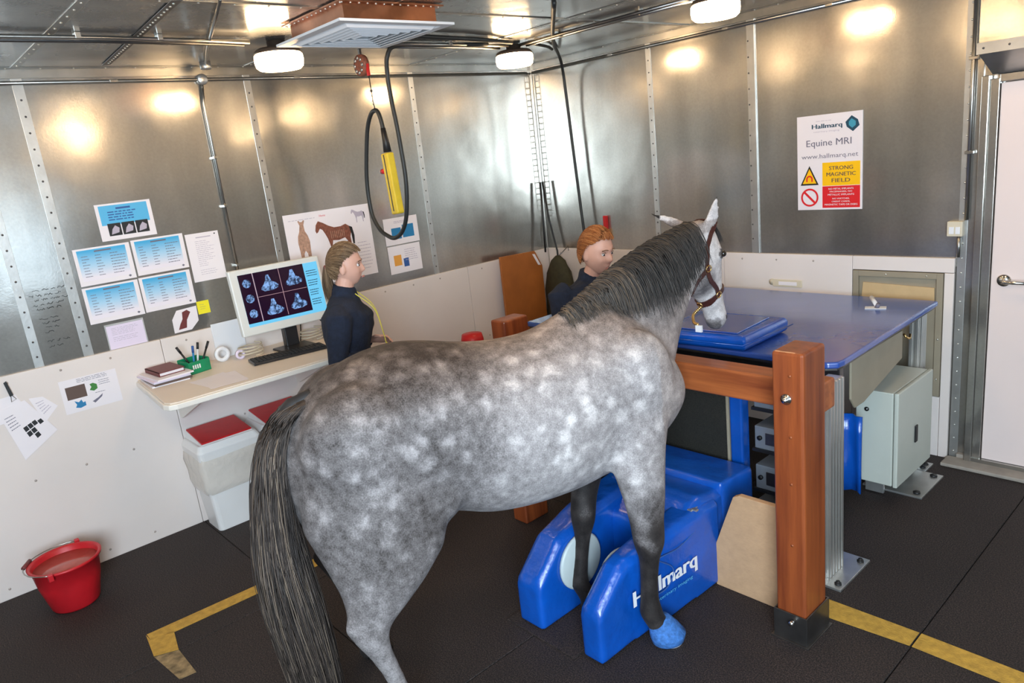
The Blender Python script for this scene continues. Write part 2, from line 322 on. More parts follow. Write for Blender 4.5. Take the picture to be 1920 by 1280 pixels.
    def quad(s, fn, u0, v0, u1, v1, d=.0005):
        """thin raised print patch"""
        b = [fn(u0,v0,0), fn(u1,v0,0), fn(u1,v1,0), fn(u0,v1,0)]; t = [fn(u0,v0,d), fn(u1,v0,d), fn(u1,v1,d), fn(u0,v1,d)]
        return s.hexa(b, t)
    def poly(s, fn, pts, d=.0005):
        a = [fn(u, v, 0) for u, v in pts]; n = len(a)
        return s.add(a+[fn(u, v, d) for u, v in pts], [tuple(range(n))[::-1], tuple(range(n, 2*n))]+[(i,(i+1)%n,(i+1)%n+n,i+n) for i in range(n)])
    def lines(s, fn, u0, v0, u1, v1, n, h, rag=.5, d=.0006, words=True):
        for i in range(n):
            v = v1-(v1-v0)*(i+.5)/n; u = u0; end = u1-(u1-u0)*random.random()*rag
            while u < end:
                L = (u1-u0)*random.uniform(.05, .2) if words else end-u; s.quad(fn, u, v-h/2, min(u+L, end), v+h/2, d); u += L+(u1-u0)*.03
        return s
    def mesh(s, name, material, inv=None):
        me = bpy.data.meshes.new(name); me.from_pydata([(inv @ v if inv else v) for v in s.v], [], s.f); me.update()
        bm = bmesh.new(); bm.from_mesh(me); bmesh.ops.recalc_face_normals(bm, faces=bm.faces); bm.to_mesh(me); bm.free()
        for p, q in zip(me.polygons, s.sm): p.use_smooth = q
        if material: me.materials.append(material)
        return me
    def build_each(s, name, material, parent, **kw):
        """one object per added piece"""
        E_ = s.ch+[(len(s.v), len(s.f))]; out = []
        for (a, b), (c, d) in zip(E_[:-1], E_[1:]):
            m = MB(); m.add(s.v[a:c], [tuple(i-a for i in f) for f in s.f[b:d]], s.sm[b]); out.append(m.build(name, material, parent, **kw))
        return out
    def build(s, name, material, parent=None, bevel=0, label=None, cat=None, group=None, kind=None, local=False, seg=2):
        inv = None
        if parent is not None and not local: inv = mw(parent).inverted()
        o = bpy.data.objects.new(name, None if False else s.mesh(name, material, inv)); COL.objects.link(o)
        if parent is None and not local:      # origin at the base of the mesh
            c = sum(s.v, V())/len(s.v); c.z = min(v.z for v in s.v); o.data.transform(Matrix.Translation(-c)); o.location = c
            MW[o.name] = Matrix.Translation(c)
        else: MW[o.name] = mw(parent).copy() if parent else Matrix()
        o.parent = parent
        if bevel:
            b = o.modifiers.new('bevel', 'BEVEL'); b.width = bevel; b.segments = seg; b.limit_method = 'ANGLE'; b.angle_limit = R(35)
        return props(o, label, cat, group, kind)
def mw(o): return MW[o.name]
def copy_tree(src, loc, label=None, rz=None):
    c = src.copy(); COL.objects.link(c); c.location = loc
    if rz is not None: c.rotation_euler.z = rz
    if label: c['label'] = label
    for ch in [x for x in SC.objects if x.parent == src]:
        d = ch.copy(); COL.objects.link(d); d.parent = c
        for g in [x for x in SC.objects if x.parent == ch]: h = g.copy(); COL.objects.link(h); h.parent = d
    return c
def remesh(mb, name, voxel, smooth_it=4, inv=None, fac=.5):
    me = mb.mesh(name, None, inv); o = bpy.data.objects.new(name+'_tmp', me); COL.objects.link(o)
    m = o.modifiers.new('r', 'REMESH'); m.mode = 'VOXEL'; m.voxel_size = voxel; m.use_smooth_shade = True
    if smooth_it: s = o.modifiers.new('s', 'SMOOTH'); s.iterations = smooth_it; s.factor = fac
    dg = bpy.context.evaluated_depsgraph_get(); dg.update()
    out = bpy.data.meshes.new_from_object(o.evaluated_get(dg)); out.name = name; bpy.data.objects.remove(o)
    for p in out.polygons: p.use_smooth = True
    return out
def spline(P, n=8):
    P = [V(p) for p in P]; out = []; Q = [P[0]*2-P[1]]+P+[P[-1]*2-P[-2]]
    for i in range(1, len(Q)-2):
        a, b, c, d = Q[i-1:i+3]
        for k in range(n):
            t = k/n; out.append(.5*((2*b)+(c-a)*t+(2*a-5*b+4*c-d)*t*t+(3*b-a-3*c+d)*t**3))
    return out+[P[-1]]
def ell(c, ax, ay, rx, ry, n=24, e=2.0, ry2=None):
    out = []
    for k in range(n):
        a = 2*PI*k/n; ca, sa = math.cos(a), math.sin(a); px = math.copysign(abs(ca)**(2/e), ca)*rx; py = math.copysign(abs(sa)**(2/e), sa)*(ry if sa > 0 or ry2 is None else ry2)
        out.append(V(c)+V(ax)*px+V(ay)*py)
    return out
def strands(name, curves, r0, material, parent, tones, n=3, kind='stuff'):
    vs = []; fs = []; tn = []
    for cv, tone in zip(curves, tones):
        base = len(vs); m = len(cv)
        for i, p in enumerate(cv):
            t = (cv[min(i+1, m-1)]-cv[max(i-1, 0)]).normalized(); u = t.orthogonal().normalized(); b = t.cross(u); r = r0*(1-.75*(i/(m-1))**2)
            for k in range(n): a = 2*PI*k/n; vs.append(p+(u*math.cos(a)+b*math.sin(a))*r); tn.append(tone)
        for i in range(m-1):
            for k in range(n): a = base+i*n+k; c = base+i*n+(k+1)%n; fs.append((a, c, c+n, a+n))
    inv = mw(parent).inverted(); me = bpy.data.meshes.new(name); me.from_pydata([inv @ v for v in vs], [], fs)
    at = me.attributes.new('tone', 'FLOAT', 'POINT'); at.data.foreach_set('value', tn)
    me.polygons.foreach_set('use_smooth', [True]*len(me.polygons)); me.materials.append(material); me.update()
    o = bpy.data.objects.new(name, me); COL.objects.link(o); o.parent = parent; MW[o.name] = mw(parent).copy()
    if kind: o['kind'] = kind
    return o
# maps for flat things: left wall (x=0 plane, u along +y), right wall (y=0 plane, u along +x)
def LW(off, y0=0, z0=0): return lambda u, v, d=0: V((off+d, y0+u, z0+v))
def RW(off, x0=0, z0=0): return lambda u, v, d=0: V((x0+u, -off-d, z0+v))
# ------------------------------------------------------------------ the room shell
CZ = 2.82; WH = 1.24; XM = 6.6; YM = -6.6
fl = MB().box((-.1, YM, -.1), (XM, .3, -.012)).build('floor', M['floor'], kind='structure')
# rubber mats laid edge to edge on the floor (1.22 m wide rows)
ys = [-6.6, -5.4, -4.65, -3.4, -1.83, 0.0]; xs = [-.0, 1.30, 2.55, 3.80, 5.05, 6.6]
for i in range(len(xs)-1):
    for j in range(len(ys)-1):
        MB().box((xs[i]+.002, ys[j]+.002, -.014), (xs[i+1]-.002, ys[j+1]-.002, 0)).build('rubber_mat', M['floor'], fl, bevel=.003, seg=1)
wl = MB().box((-.12, YM, 0), (-.012, .1, CZ+.1)).build('wall_left', M['galv'], kind='structure')
wr = MB().box((-.12, .012, 0), (XM, .12, CZ+.1)).build('wall_right', M['galv'], kind='structure')
MB().box((-.1, YM-.1, 0), (XM+.1, YM, CZ+.1)).build('wall_near', M['galv'], kind='structure')
MB().box((XM, YM, 0), (XM+.1, .1, CZ+.1)).build('wall_far_right', M['galv'], kind='structure')
ce = MB().box((-.12, YM, CZ+.012), (XM, .12, CZ+.1)).build('ceiling', M['galv_ceiling'], kind='structure')
LY = [YM, -5.07, -4.05, -3.80, -2.54, -1.27, -.002]
for a, b in zip(LY[:-1], LY[1:]): MB().box((-.012, a+.002, WH-.05), (0, b-.002, CZ)).build('metal_panel', M['galv'], wl)
RX = [.002, 1.24, 2.08, 3.335, 3.42]
for a, b in zip([.002, 1.24, 2.08], [1.24, 2.08, 3.335]): MB().box((a+.002, 0, WH-.05), (b-.002, .012, CZ)).build('metal_panel', M['galv'], wr)
MB().box((3.335, 0, 0), (3.42, .012, CZ)).build('metal_panel', M['galv'], wr)
MB().box((3.42, 0, 2.36), (XM, .012, CZ)).build('metal_panel', M['galv'], wr)
MB().box((4.40, 0, 0), (XM, .012, 2.36)).build('metal_panel', M['galv'], wr)
CY = [YM, -5.07, -3.80, -2.54, -1.27, 0]; CX = [0, 1.62, 3.2, 4.8, XM]
for i in range(4):
    for j in range(5): MB().box((CX[i]+.002, CY[j]+.002, CZ), (CX[i+1]-.002, CY[j+1]-.002, CZ+.012)).build('metal_panel', M['galv_ceiling'], ce)
def rivets(mb, pts, n, r=.006, h=.004):
    for p in pts: p = V(p); n_ = V(n); mb.tube([p, p+n_*h], [r, r*.6], 8)
def wstrip(fn_box, rv, n, name, k, mate='strip', rm='rivet'):
    s = fn_box.build(name, M[mate], None, bevel=.001, kind='structure'); m = MB(); rivets(m, rv, n); m.build('rivet_row', M[rm], s, kind='stuff'); return s
k = 1
for y, wd in ((-4.05, .046), (-3.80, .052), (-2.54, .045), (-1.27, .045), (-5.07, .05)):
    zs = [WH+.06+i*.085 for i in range(18)]
    wstrip(MB().box((0, y-wd/2, WH), (.004, y+wd/2, CZ-.05)), [(.004, y, z) for z in zs], (1,0,0), 'trim_%d' % k, k); k += 1
for x, wd in ((1.24, .045), (3.355, .045)):
    z0 = WH if x < 3 else .0; zs = [z0+.05+i*.085 for i in range(18 if x < 3 else 31)]
    wstrip(MB().box((x-wd/2, -.004, z0), (x+wd/2, 0, CZ-.05)), [(x, -.004, z) for z in zs], (0,-1,0), 'trim_%d' % k, k, 'strip', 'rivet' if x < 3 else 'rivet_bright'); k += 1
MB().box((2.06, -.012, WH), (2.10, 0, CZ-.05)).build('trim_%d' % k, M['strip'], bevel=.002, kind='structure'); k += 1
wstrip(MB().box((2.04, -.004, WH), (2.06, 0, CZ-.05)), [(2.05, -.004, WH+.1+i*.1) for i in range(14)], (0,-1,0), 'trim_%d' % k, k); k += 1
# angle flashing along the ceiling edge
wstrip(MB().box((0, YM, CZ-.05), (.004, -.05, CZ)).box((0, YM, CZ-.004), (.05, -.05, CZ)), [(.03, -6.4+i*.16, CZ-.004) for i in range(40)], (0,0,-1), 'trim_%d' % k, k, 'steel', 'rivet_bright'); k += 1
wstrip(MB().box((0.02, -.004, CZ-.05), (4.6, 0, CZ)).box((0.02, -.05, CZ-.004), (4.6, 0, CZ)), [(.2+i*.16, -.03, CZ-.004) for i in range(27)], (0,0,-1), 'trim_%d' % k, k, 'steel', 'rivet_bright'); k += 1
# ceiling joint strips
for a, b in (((0.05, -3.82), (4.8, -3.78)), ((0.05, -2.56), (4.8, -2.52)), ((0.05, -1.29), (4.8, -1.25)), ((1.60, -6), (1.64, -.05))):
    n = 40; pts = [((a[0]+b[0])/2 if b[1]-a[1] > 1 else a[0]+(b[0]-a[0])*(i+.5)/n, (a[1]+b[1])/2 if b[0]-a[0] > 1 else a[1]+(b[1]-a[1])*(i+.5)/n, CZ-.003) for i in range(n)]
    zt = CZ-.003 if b[0]-a[0] > 1 else CZ-.0045
    wstrip(MB().box((a[0], a[1], zt), (b[0], b[1], CZ)), pts, (0,0,-1), 'trim_%d' % k, k, 'steel', 'rivet_bright'); k += 1
# diagonal braid strap riveted on the ceiling at the left
wstrip(MB().prism([(0.12,-3.40,CZ-.006),(0.14,-3.36,CZ-.006),(1.66,-3.47,CZ-.006),(1.64,-3.51,CZ-.006)], (0,0,.002)), [(.2+i*.05, -3.385-.0733*(i*.05), CZ-.006) for i in range(29)], (0,0,-1), 'trim_%d' % k, k, 'dark_steel', 'rivet_bright'); k += 1

# white boards on the lower walls
def wains(wall, axis, cuts, holes=None):
    for a, b in cuts:
        m = MB()
        if axis == 'L': m.box((0, a+.0015, 0.0), (.02, b-.0015, WH))
        else: m.box((a+.0015, -.02, 0.0), (b-.0015, 0, WH))
        o = m.build('white_board', M['board'], wall, bevel=.003); q = MB()
        for z in (WH-.04, .62, .06):
            t = a+.15
            while t < b-.05:
                if axis == 'L': rivets(q, [(.02, t, z)], (1,0,0), .007, .003)
                else: rivets(q, [(t, -.02, z)], (0,-1,0), .007, .003)
                t += .26
        q.build('screw_heads', M['screw'], o, kind='stuff')
wains(wl, 'L', [(-5.85, -4.63), (-4.63, -3.41), (-3.41, -2.19), (-2.19, -.97), (-.97, -.002)])
wains(wr, 'R', [(.02, .6), (.6, 1.82), (1.82, 2.745)])
MB().box((2.7465, -.02, 1.155), (3.325, 0, WH)).build('white_board', M['board'], wr, bevel=.002)
MB().box((3.275, -.02, 0.0), (3.325, 0, 1.152)).build('white_board', M['board'], wr, bevel=.002)
MB().box((2.7465, -.02, 0.0), (3.272, 0, .385)).build('white_board', M['board'], wr, bevel=.002)
# service hatch with pale plywood behind
h = thing('service_hatch', 'olive framed service hatch with pale plywood panel set in white wall board', 'hatch', (3.01, -.001, .39))
MB().box((2.750, -.006, .39), (3.27, 0, 1.15)).build('backing_board', M['hatch_frame'], h)
fr = MB()
for a, b in (((2.750,.39),(2.785,1.15)), ((3.235,.39),(3.27,1.15)), ((2.785,1.115),(3.235,1.15)), ((2.785,.39),(3.235,.425))): fr.box((a[0], -.026, a[1]), (b[0], -.006, b[1]))
fr.build('hatch_frame', M['hatch_frame'], h, bevel=.002)
MB().prism([(2.80,-.016,.96),(3.225,-.016,.94),(3.222,-.016,1.06),(2.81,-.016,1.075)], (0,.009,0)).build('plywood_panel', M['hatch_wood'], h, bevel=.001)
q = MB(); rivets(q, [(2.95,-.026,1.133),(3.18,-.026,1.133),(3.252,-.026,.75),(3.252,-.026,.5)], (0,-1,0), .006, .003); q.build_each('screw_head', M['rivet_bright'], h)

# door_1 at the right
d = thing('door_1', None, None, (3.9, -.01, 0), kind='structure')
MB().box((3.51, -.022, .045), (4.33, 0, 2.175)).build('door_leaf', M['door'], d, bevel=.003)
fr = MB().box((3.425, -.05, 0), (3.462, .0, 2.22)).box((3.462, -.035, 0), (3.506, 0.0, 2.2)).box((4.334, -.05, 0), (4.40, 0, 2.22)).box((3.506, -.035, 2.18), (4.334, 0, 2.22)); fr.build('door_frame', M['galv'], d, bevel=.003)
MB().box((3.38, -.028, 0), (3.424, 0, .045)).build('kick_block', M['threshold'], d)
hd = MB().cyl((3.575,-.022,1.127), (3.575,-.034,1.127), .033, n=24).tube([(3.575,-.03,1.127),(3.575,-.07,1.127),(3.595,-.078,1.127),(3.71,-.078,1.125)], [.012,.012,.0115,.010], 12)
hd.build('lever_handle', M['chrome'], d)
MB().box((3.33, -.15, 0), (4.45, -.0225, .022)).build('threshold', M['threshold'], d, bevel=.006)
MB().box((3.46, -.045, .02), (4.36, -.0225, .044)).build('weather_bar', M['steel'], d)
# sloping header hood above the door
hh = thing('door_hood', 'sloping sheet metal hood with riveted flange above the white door', 'hood', (3.9, -.01, 2.2))
MB().prism([(3.475,-.30,2.325),(3.475,-.30,2.37),(3.475,-.004,2.37),(3.475,-.004,2.222),(3.475,-.05,2.222)], (.95,0,0)).build('hood_body', M['steel'], hh)
MB().box((3.47,-.306,2.318), (4.46,-.30,2.372)).build('front_flange', M['strip'], hh)
q = MB(); rivets(q, [(3.50+i*.11,-.306,2.345) for i in range(8)], (0,-1,0), .006, .004); q.build_each('flange_rivet', M['rivet'], hh)

# ------------------------------------------------------------------ conduits and cables
def pipe(name, label, cat, pts, r, m='steel', n=12, sp=0, group=None, clips=None, parent=None):
    P = spline(pts, sp) if sp else pts
    t = thing(name, label, cat, tuple(P[-1]), group=group); MB().tube(P, r, n).build('tube' if 'cable' not in name else 'sheath', M[m], t)
    for c, ax in (clips or []):
        c = V(c); mb = MB()
        if ax == 'x': mb.box(c-V((.012,.022,.0)), c+V((.012,.022,.028)))
        elif ax == 'y': mb.box(c-V((.022,.012,.0)), c+V((.022,.012,.028)))
        elif ax == 'l': mb.box(c-V((.012,.022,.008)), c+V((.012,.022,.008)))
        else: mb.box(c-V((.022,.012,.008)), c+V((.022,.012,.008)))
        mb.build('clip', M['steel'], t, bevel=.002)
    return t
pipe('ceiling_conduit', 'thin steel conduit along ceiling left of the nearest lamp, nearer of the pair', 'pipe', [(.98,-6,CZ-.022),(.98,-3.6,CZ-.022),(.93,-2.9,CZ-.022)], .010, clips=[((.98,-4.2,CZ-.028),'y'),((.97,-3.7,CZ-.028),'y'),((.955,-3.35,CZ-.028),'y')])
pipe('ceiling_conduit', 'dark pipe running parallel behind the bright conduit left of the nearest lamp', 'pipe', [(.90,-6,CZ-.022),(.90,-3.6,CZ-.022),(.86,-2.9,CZ-.022)], .009, 'dark_steel')
pipe('ceiling_conduit', 'steel conduit linking the two ceiling lamps over the desk side', 'pipe', [(.93,-2.5,CZ-.022),(.93,-1.1,CZ-.022)], .010, clips=[((.93,-1.6,CZ-.028),'y')])
pipe('ceiling_conduit', 'second conduit between the ceiling lamps, on the wall side', 'pipe', [(.84,-2.5,CZ-.022),(.84,-1.1,CZ-.022)], .010)
pipe('ceiling_conduit', 'bright conduit from corner lamp to the lamp above the blue table', 'pipe', [(.95,-.95,CZ-.022),(2.3,-.93,CZ-.022)], .010, clips=[((1.28,-.943,CZ-.028),'x'),((1.9,-.935,CZ-.028),'x')])
pipe('ceiling_conduit', 'darker conduit beside the bright one toward lamp above the blue table', 'pipe', [(.95,-1.02,CZ-.022),(2.3,-1.0,CZ-.022)], .010, 'dark_steel')
pipe('ceiling_conduit', 'thin conduit crossing the ceiling to the round box above the desk wall', 'pipe', [(1.75,-3.36,CZ-.018),(.66,-3.02,CZ-.018),(.20,-2.86,CZ-.018)], .007)
pipe('wall_conduit', 'conduit along the top of the left wall just under the ceiling flashing', 'pipe', [(.018,-6,CZ-.075),(.018,-.08,CZ-.075)], .010, clips=[((.018,-3.33,CZ-.075),'l'),((.018,-2.2,CZ-.075),'l')])
pipe('wall_conduit', 'steel conduit along the top of the wall behind the blue table', 'pipe', [(.03,-.02,CZ-.075),(3.33,-.02,CZ-.075)], .011, clips=[((.9,-.02,CZ-.075),'r'),((1.9,-.02,CZ-.075),'r'),((2.6,-.02,CZ-.075),'r')])
pipe('wall_conduit', 'vertical conduit dropping from round box to behind the computer monitor', 'pipe', [(.018,-2.835,CZ-.09),(.016,-2.85,2.6),(.016,-2.85,1.26)], .010, clips=[((.016,-2.85,2.28),'r'),((.016,-2.85,1.98),'r'),((.016,-2.85,1.6),'r')])
for loc, lab in (((.02,-2.83,CZ-.075), 'round conduit junction box on the left wall under ceiling'), ):
    jb = MB().lathe((.002,-2.83,CZ-.075), [(0,0),(.032,0),(.032,.03),(.028,.036),(0,.036)], 24, 'X'); props(jb.build('junction_box', M['strip']), lab, 'junction box')
jb = MB().lathe((.17,-2.85,CZ-.04), [(0,0),(.028,0),(.032,.005),(.032,.04),(0,.04)], 24); props(jb.build('junction_box', M['strip']), 'round junction box on the ceiling beside the left wall', 'junction box')
cd = pipe('wall_conduit', 'tall vertical conduit beside the white door, down to the power box', 'pipe', [(3.375,-.018,CZ-.02),(3.375,-.018,1.46)], .011, clips=[((3.375,-.018,2.32),'r'),((3.375,-.018,1.83),'r')])
t = thing('power_socket', 'small white switched power box under conduit beside the door frame', 'socket', (3.33,-.005,1.36))
MB().box((3.285,-.045,1.37), (3.365,-.005,1.455)).build('box', M['beige_plate'], t, bevel=.004)
MB().box((3.297,-.049,1.385), (3.322,-.045,1.425)).box((3.330,-.049,1.385), (3.353,-.045,1.425)).build_each('switch', M['white_enamel'], t, bevel=.001)
pipe('wall_conduit', 'short conduit below the power box down the edge of white boards', 'pipe', [(3.345,-.028,1.37),(3.345,-.028,1.25)], .010)
# ladder-like perforated rod in the corner with hanging straps
t = thing('corner_rail', 'slotted vertical steel rail standing in the room corner', 'rail', (.03,-.03,1.05))
m = MB().box((.012,-.022,1.05), (.018,-.016,2.74)).box((.040,-.050,1.05), (.046,-.044,2.74)); m.build_each('upright', M['alu'], t)
m = MB()
for i in range(34): m.prism([(.012,-.020,1.07+i*.05),(.042,-.050,1.07+i*.05),(.044,-.046,1.07+i*.05),(.014,-.016,1.07+i*.05)], (0,0,.01))
m.build_each('rung', M['alu'], t)
pipe('hanging_strap', 'left black strap hanging from corner rail', 'strap', [(.06,-.08,1.83),(.07,-.10,1.5),(.09,-.13,1.22)], .008, 'black')
pipe('hanging_strap', 'longer black strap hanging right of corner rail toward the board', 'strap', [(.065,-.06,1.83),(.10,-.055,1.5),(.16,-.05,1.22),(.17,-.06,1.0)], .008, 'black')
pipe('drop_cable', 'black cable dropping from the ceiling behind the ginger-haired woman', 'cable', [(2.0,-1.75,CZ-.012),(1.3,-1.05,CZ-.012),(.93,-.66,CZ-.014),(.66,-.34,CZ-.03),(.50,-.14,2.72),(.47,-.09,2.5),(.49,-.08,2.0),(.53,-.08,1.4),(.54,-.07,1.26)], .012, 'black_rubber', 10, 8)
pipe('ceiling_cable', 'black cable strapped along the ceiling beside the vent, upper one', 'cable', [(1.24,-2.1,CZ-.02),(1.16,-2.0,CZ-.02),(1.10,-1.5,CZ-.02),(1.02,-1.15,CZ-.02)], .012, 'black_rubber', 10, 6)
pipe('ceiling_cable', 'black cable from the corner lamp to the drop cable', 'cable', [(.98,-.9,CZ-.02),(.9,-.7,CZ-.02),(.80,-.55,CZ-.02)], .010, 'black_rubber', 10, 4)

# crane pendant: cable loop + yellow control
PY = -2.05
def pz(x, z, dy=0): return (x, PY+dy, z)
t = thing('crane_pendant', 'yellow push-button crane pendant hanging on looped black cable', 'control', (.75, PY, 1.81))
lp = [(.95,-1.30,CZ-.02),(.90,-1.7,CZ-.02),(.91,-1.98,CZ-.025),pz(.90,2.74),pz(.87,2.64),pz(.872,2.5),pz(.89,2.35),pz(.90,2.2),pz(.905,2.04),pz(.885,1.9),pz(.84,1.77),pz(.77,1.69),pz(.68,1.655),pz(.60,1.67),pz(.52,1.71),pz(.455,1.80),pz(.44,1.92),pz(.455,2.06),pz(.51,2.24),pz(.565,2.37),pz(.63,2.44),pz(.69,2.45),pz(.72,2.41),pz(.735,2.34),pz(.744,2.24),pz(.746,2.20)]
MB().tube(spline(lp, 6), .0135, 12).build('cable', M['black_rubber'], t)
MB().tube([pz(.735,2.34),pz(.744,2.26),pz(.747,2.195)], [.016,.021,.026], 14).build('cable_boot', M['black'], t)
tilt = Matrix.Rotation(R(4), 3, 'Y').inverted()
MB().box((.715,PY-.028,1.81), (.789,PY+.028,2.19), tilt).build('control_body', M['yellow'], t, bevel=.01)
MB().box((.748,PY-.0305,1.83), (.756,PY-.027,2.18), tilt).build('seam', M['black'], t)
MB().cyl(pz(.712,2.08,-.01), pz(.668,2.08,-.01), .016, n=16).build('red_button', M['red'], t, label='red stop button')
MB().cyl(pz(.668,2.08,-.01), pz(.650,2.08,-.01), .011, n=16).build('button_tip', M['white_enamel'], t)
# reel and bead chain
t = thing('hoist_reel', 'round perforated hoist reel hung below ceiling with dangling chain', 'reel', (.60,-2.05,2.66))
MB().lathe((.60,-2.05,2.73), [(.0,-.022),(.03,-.022),(.062,-.018),(.066,0),(.062,.018),(.03,.022),(0,.022)], 28, 'Y').build('reel_body', M['rust'], t)
m = MB()
for a in range(8): m.cyl((.60+.043*math.cos(a*PI/4),-2.076,2.73+.043*math.sin(a*PI/4)), (.60+.043*math.cos(a*PI/4),-2.070,2.73+.043*math.sin(a*PI/4)), .011, n=10)
m.build('hole_plate', M['strip'], t)
MB().box((.592,-2.058,2.78), (.608,-2.042,CZ)).build('hanger', M['dark_steel'], t)
MB().box((.655,-2.056,2.66), (.675,-2.044,2.73)).build('red_tag', M['red'], t)
m = MB(); m.tube([(.665,-2.05,2.69),(.668,-2.05,2.52),(.678,-2.05,2.45)], .003, 6)
for z in (2.57,2.54,2.51,2.49): m.sphere((.667,-2.05,z), .009 if z > 2.56 else .005)
m.build('chain', M['dark_steel'], t)

# ceiling lamps
def lamp(x, y, label):
    t = thing('ceiling_lamp', label, 'lamp', (x, y, 2.66), group='round bulkhead lamps on the ceiling')
    MB().lathe((x,y,CZ-.004), [(.0,0),(.05,0),(.05,-.03),(.10,-.036),(.118,-.045),(.126,-.058),(.126,-.064),(0,-.064)], 36).build('lamp_base', M['lamp_base'], t)
    MB().lathe((x,y,CZ-.004), [(.0,-.06),(.118,-.062),(.127,-.072),(.129,-.10),(.124,-.128),(.108,-.142),(.06,-.148),(0,-.149)], 36).build('glass_shade', M['lamp'], t)
lamp(.86,-2.72,'round glowing ceiling lamp at the left, beside the copper vent')
lamp(.86,-.99,'round glowing ceiling lamp nearest the room corner')
lamp(2.42,-.96,'round glowing ceiling lamp above the blue table, cut by the frame')

for x_, y_, w_ in ((2.58,-2.98,'over the horse back'),(3.8,-.98,'above the white door'),(3.8,-2.75,'over the open floor at the right'),(.86,-4.5,'over the red bucket'),(2.4,-4.5,'over the horse tail'),(4.0,-4.7,'closest to the camera')): lamp(x_, y_, 'round glowing ceiling lamp ' + w_ + ', above the frame')

# ceiling vent
t = thing('ceiling_vent', 'copper plenum box with white square louvre grille on ceiling', 'vent', (1.53,-2.59,2.71))
cx, cy = 1.53, -2.59
def sq(r, z, x=cx, y=cy): return [V((x-r,y-r,z)), V((x+r,y-r,z)), V((x+r,y+r,z)), V((x-r,y+r,z))]
MB().hexa(sq(.25,2.735), sq(.25,CZ-.001)).build('plenum', M['copper'], t)
MB().box((cx-.28,cy-.28,CZ-.012), (cx+.28,cy+.28,CZ-.0055)).build('flange', M['copper'], t)
q = MB(); pts = []
for i in range(13):
    o_ = -.26+i*.0433; pts += [(cx+o_,cy-.265,CZ-.012),(cx+.265,cy+o_,CZ-.012),(cx-.265,cy+o_,CZ-.012)]
rivets(q, pts, (0,0,-1), .006, .005); q.build_each('flange_rivet', M['rivet_bright'], t)
def ringf(r0, r1, z0, z1):
    vs = sq(r0,z0)+sq(r1,z0+0)+sq(r0,z1)+sq(r1,z1)
    fs = []
    for i in range(4): j = (i+1)%4; fs += [(i,j,4+j,4+i),(8+i,8+j,12+j,12+i),(i,j,8+j,8+i),(4+i,4+j,12+j,12+i)]
    return vs, fs
vs, fs = ringf(.31,.262,2.722,2.733); MB().add(vs, fs).build('grille_frame', M['white_enamel'], t)
for i in range(6):
    r = .25-i*.038; a = sq(r,2.731); b = sq(r-.020,2.712); c = sq(r,2.7335); d_ = sq(r-.020,2.7145); fs = []
    for k_ in range(4): j = (k_+1)%4; fs += [(k_,j,4+j,4+k_),(8+k_,8+j,12+j,12+k_),(k_,j,8+j,8+k_),(4+k_,4+j,12+j,12+k_)]
    MB().add(a+b+c+d_, fs).build('louvre', M['white_enamel'], t)
MB().hexa(sq(.255,2.7345), sq(.255,2.736)).build('void_shade_plate', M['dark_steel'], t)  # dark-coloured plate stands in for the shade behind the louvres

# ------------------------------------------------------------------ wall papers (left wall)
def sheet(name, y0, z0, y1, z1, label, cat='notice', off=.004, material='paper', group=None, rot=0, shear=0):
    c = V((off, (y0+y1)/2, (z0+z1)/2)); t = thing(name, label, cat, (off, (y0+y1)/2, z0), group=group); w_, h_ = y1-y0, z1-z0; ca, sa = math.cos(rot), math.sin(rot)
    def fn(u, v, d=0): # u,v in 0..1
        a = (u-.5)*w_; b = (v-.5)*h_; return V((off+.0012+d, c.y+a*ca-b*sa, c.z+a*sa+b*ca))
    p = [fn(0,0,-.0012), fn(1,0,-.0012), fn(1,1,-.0012), fn(0,1,-.0012)]; MB().prism(p, (.0012,0,0)).build('sheet', M[material], t)
    return t, fn
for i, (y0, z0, lab) in enumerate(((-3.75,1.635,'laminated blue-headed protocol sheet, upper left of the block of four'), (-3.44,1.640,'laminated blue-headed protocol sheet, upper right of the block of four'), (-3.752,1.412,'laminated blue-headed protocol sheet, lower left of the block of four'), (-3.445,1.415,'laminated blue-headed protocol sheet, lower right of the block of four'))):
    t, fn = sheet('protocol_sheet', y0, z0, y0+.300, z0+.212, lab, 'notice', group='laminated protocol sheets on the wall')
    MB().quad(fn, .06, .12, .92, .95).build('printed_panel', M['fade'], t)
    m = MB().text(('LOCALISER','FOOT PROTOCOL','FETLOCK','PASTERN')[i] if False else 'protocol', fn, .38, .86, .62, .925, .0012)
    m = MB(); m.quad(fn, .36, .87, .66, .91, .001); 
    for c0, c1 in ((.12,.25),(.36,.5),(.62,.9)): m.lines(fn, c0, .2, c1, .82, 8, .018, .5, .001)
    m.build('print', M['ink_blue' if 0 else 'ink'], t, kind='stuff'); MB().poly(fn, [(.86,.09),(.89,.12),(.92,.09),(.89,.05)], .001).build('logo_mark', M['ink'], t)
t, fn = sheet('protocol_sheet', -3.585, 1.868, -3.282, 2.078, 'laminated blue sheet with three black scan pictures, above the others')
MB().quad(fn, .06, .42, .93, .95).build('printed_panel', M['cyan'], t)
m = MB().quad(fn, .36, .83, .62, .88, .001).lines(fn, .2, .52, .82, .8, 4, .03, .3, .001); m.build('print', M['ink_blue'], t, kind='stuff')
for k_ in range(3):
    p = MB().quad(fn, .15+k_*.25, .12, .38+k_*.25, .46, .001).build('scan_picture', M['black'], t); MB().poly(fn, [(.19+k_*.25,.16),(.33+k_*.25,.20),(.35+k_*.25,.32),(.28+k_*.25,.40),(.22+k_*.25,.3)], .0016).build('bone_shape', M['ink_faint'], p)
t, fn = sheet('list_sheet', -3.128, 1.537, -2.922, 1.837, 'tall plain white sheet of typed lines right of blue sheets')
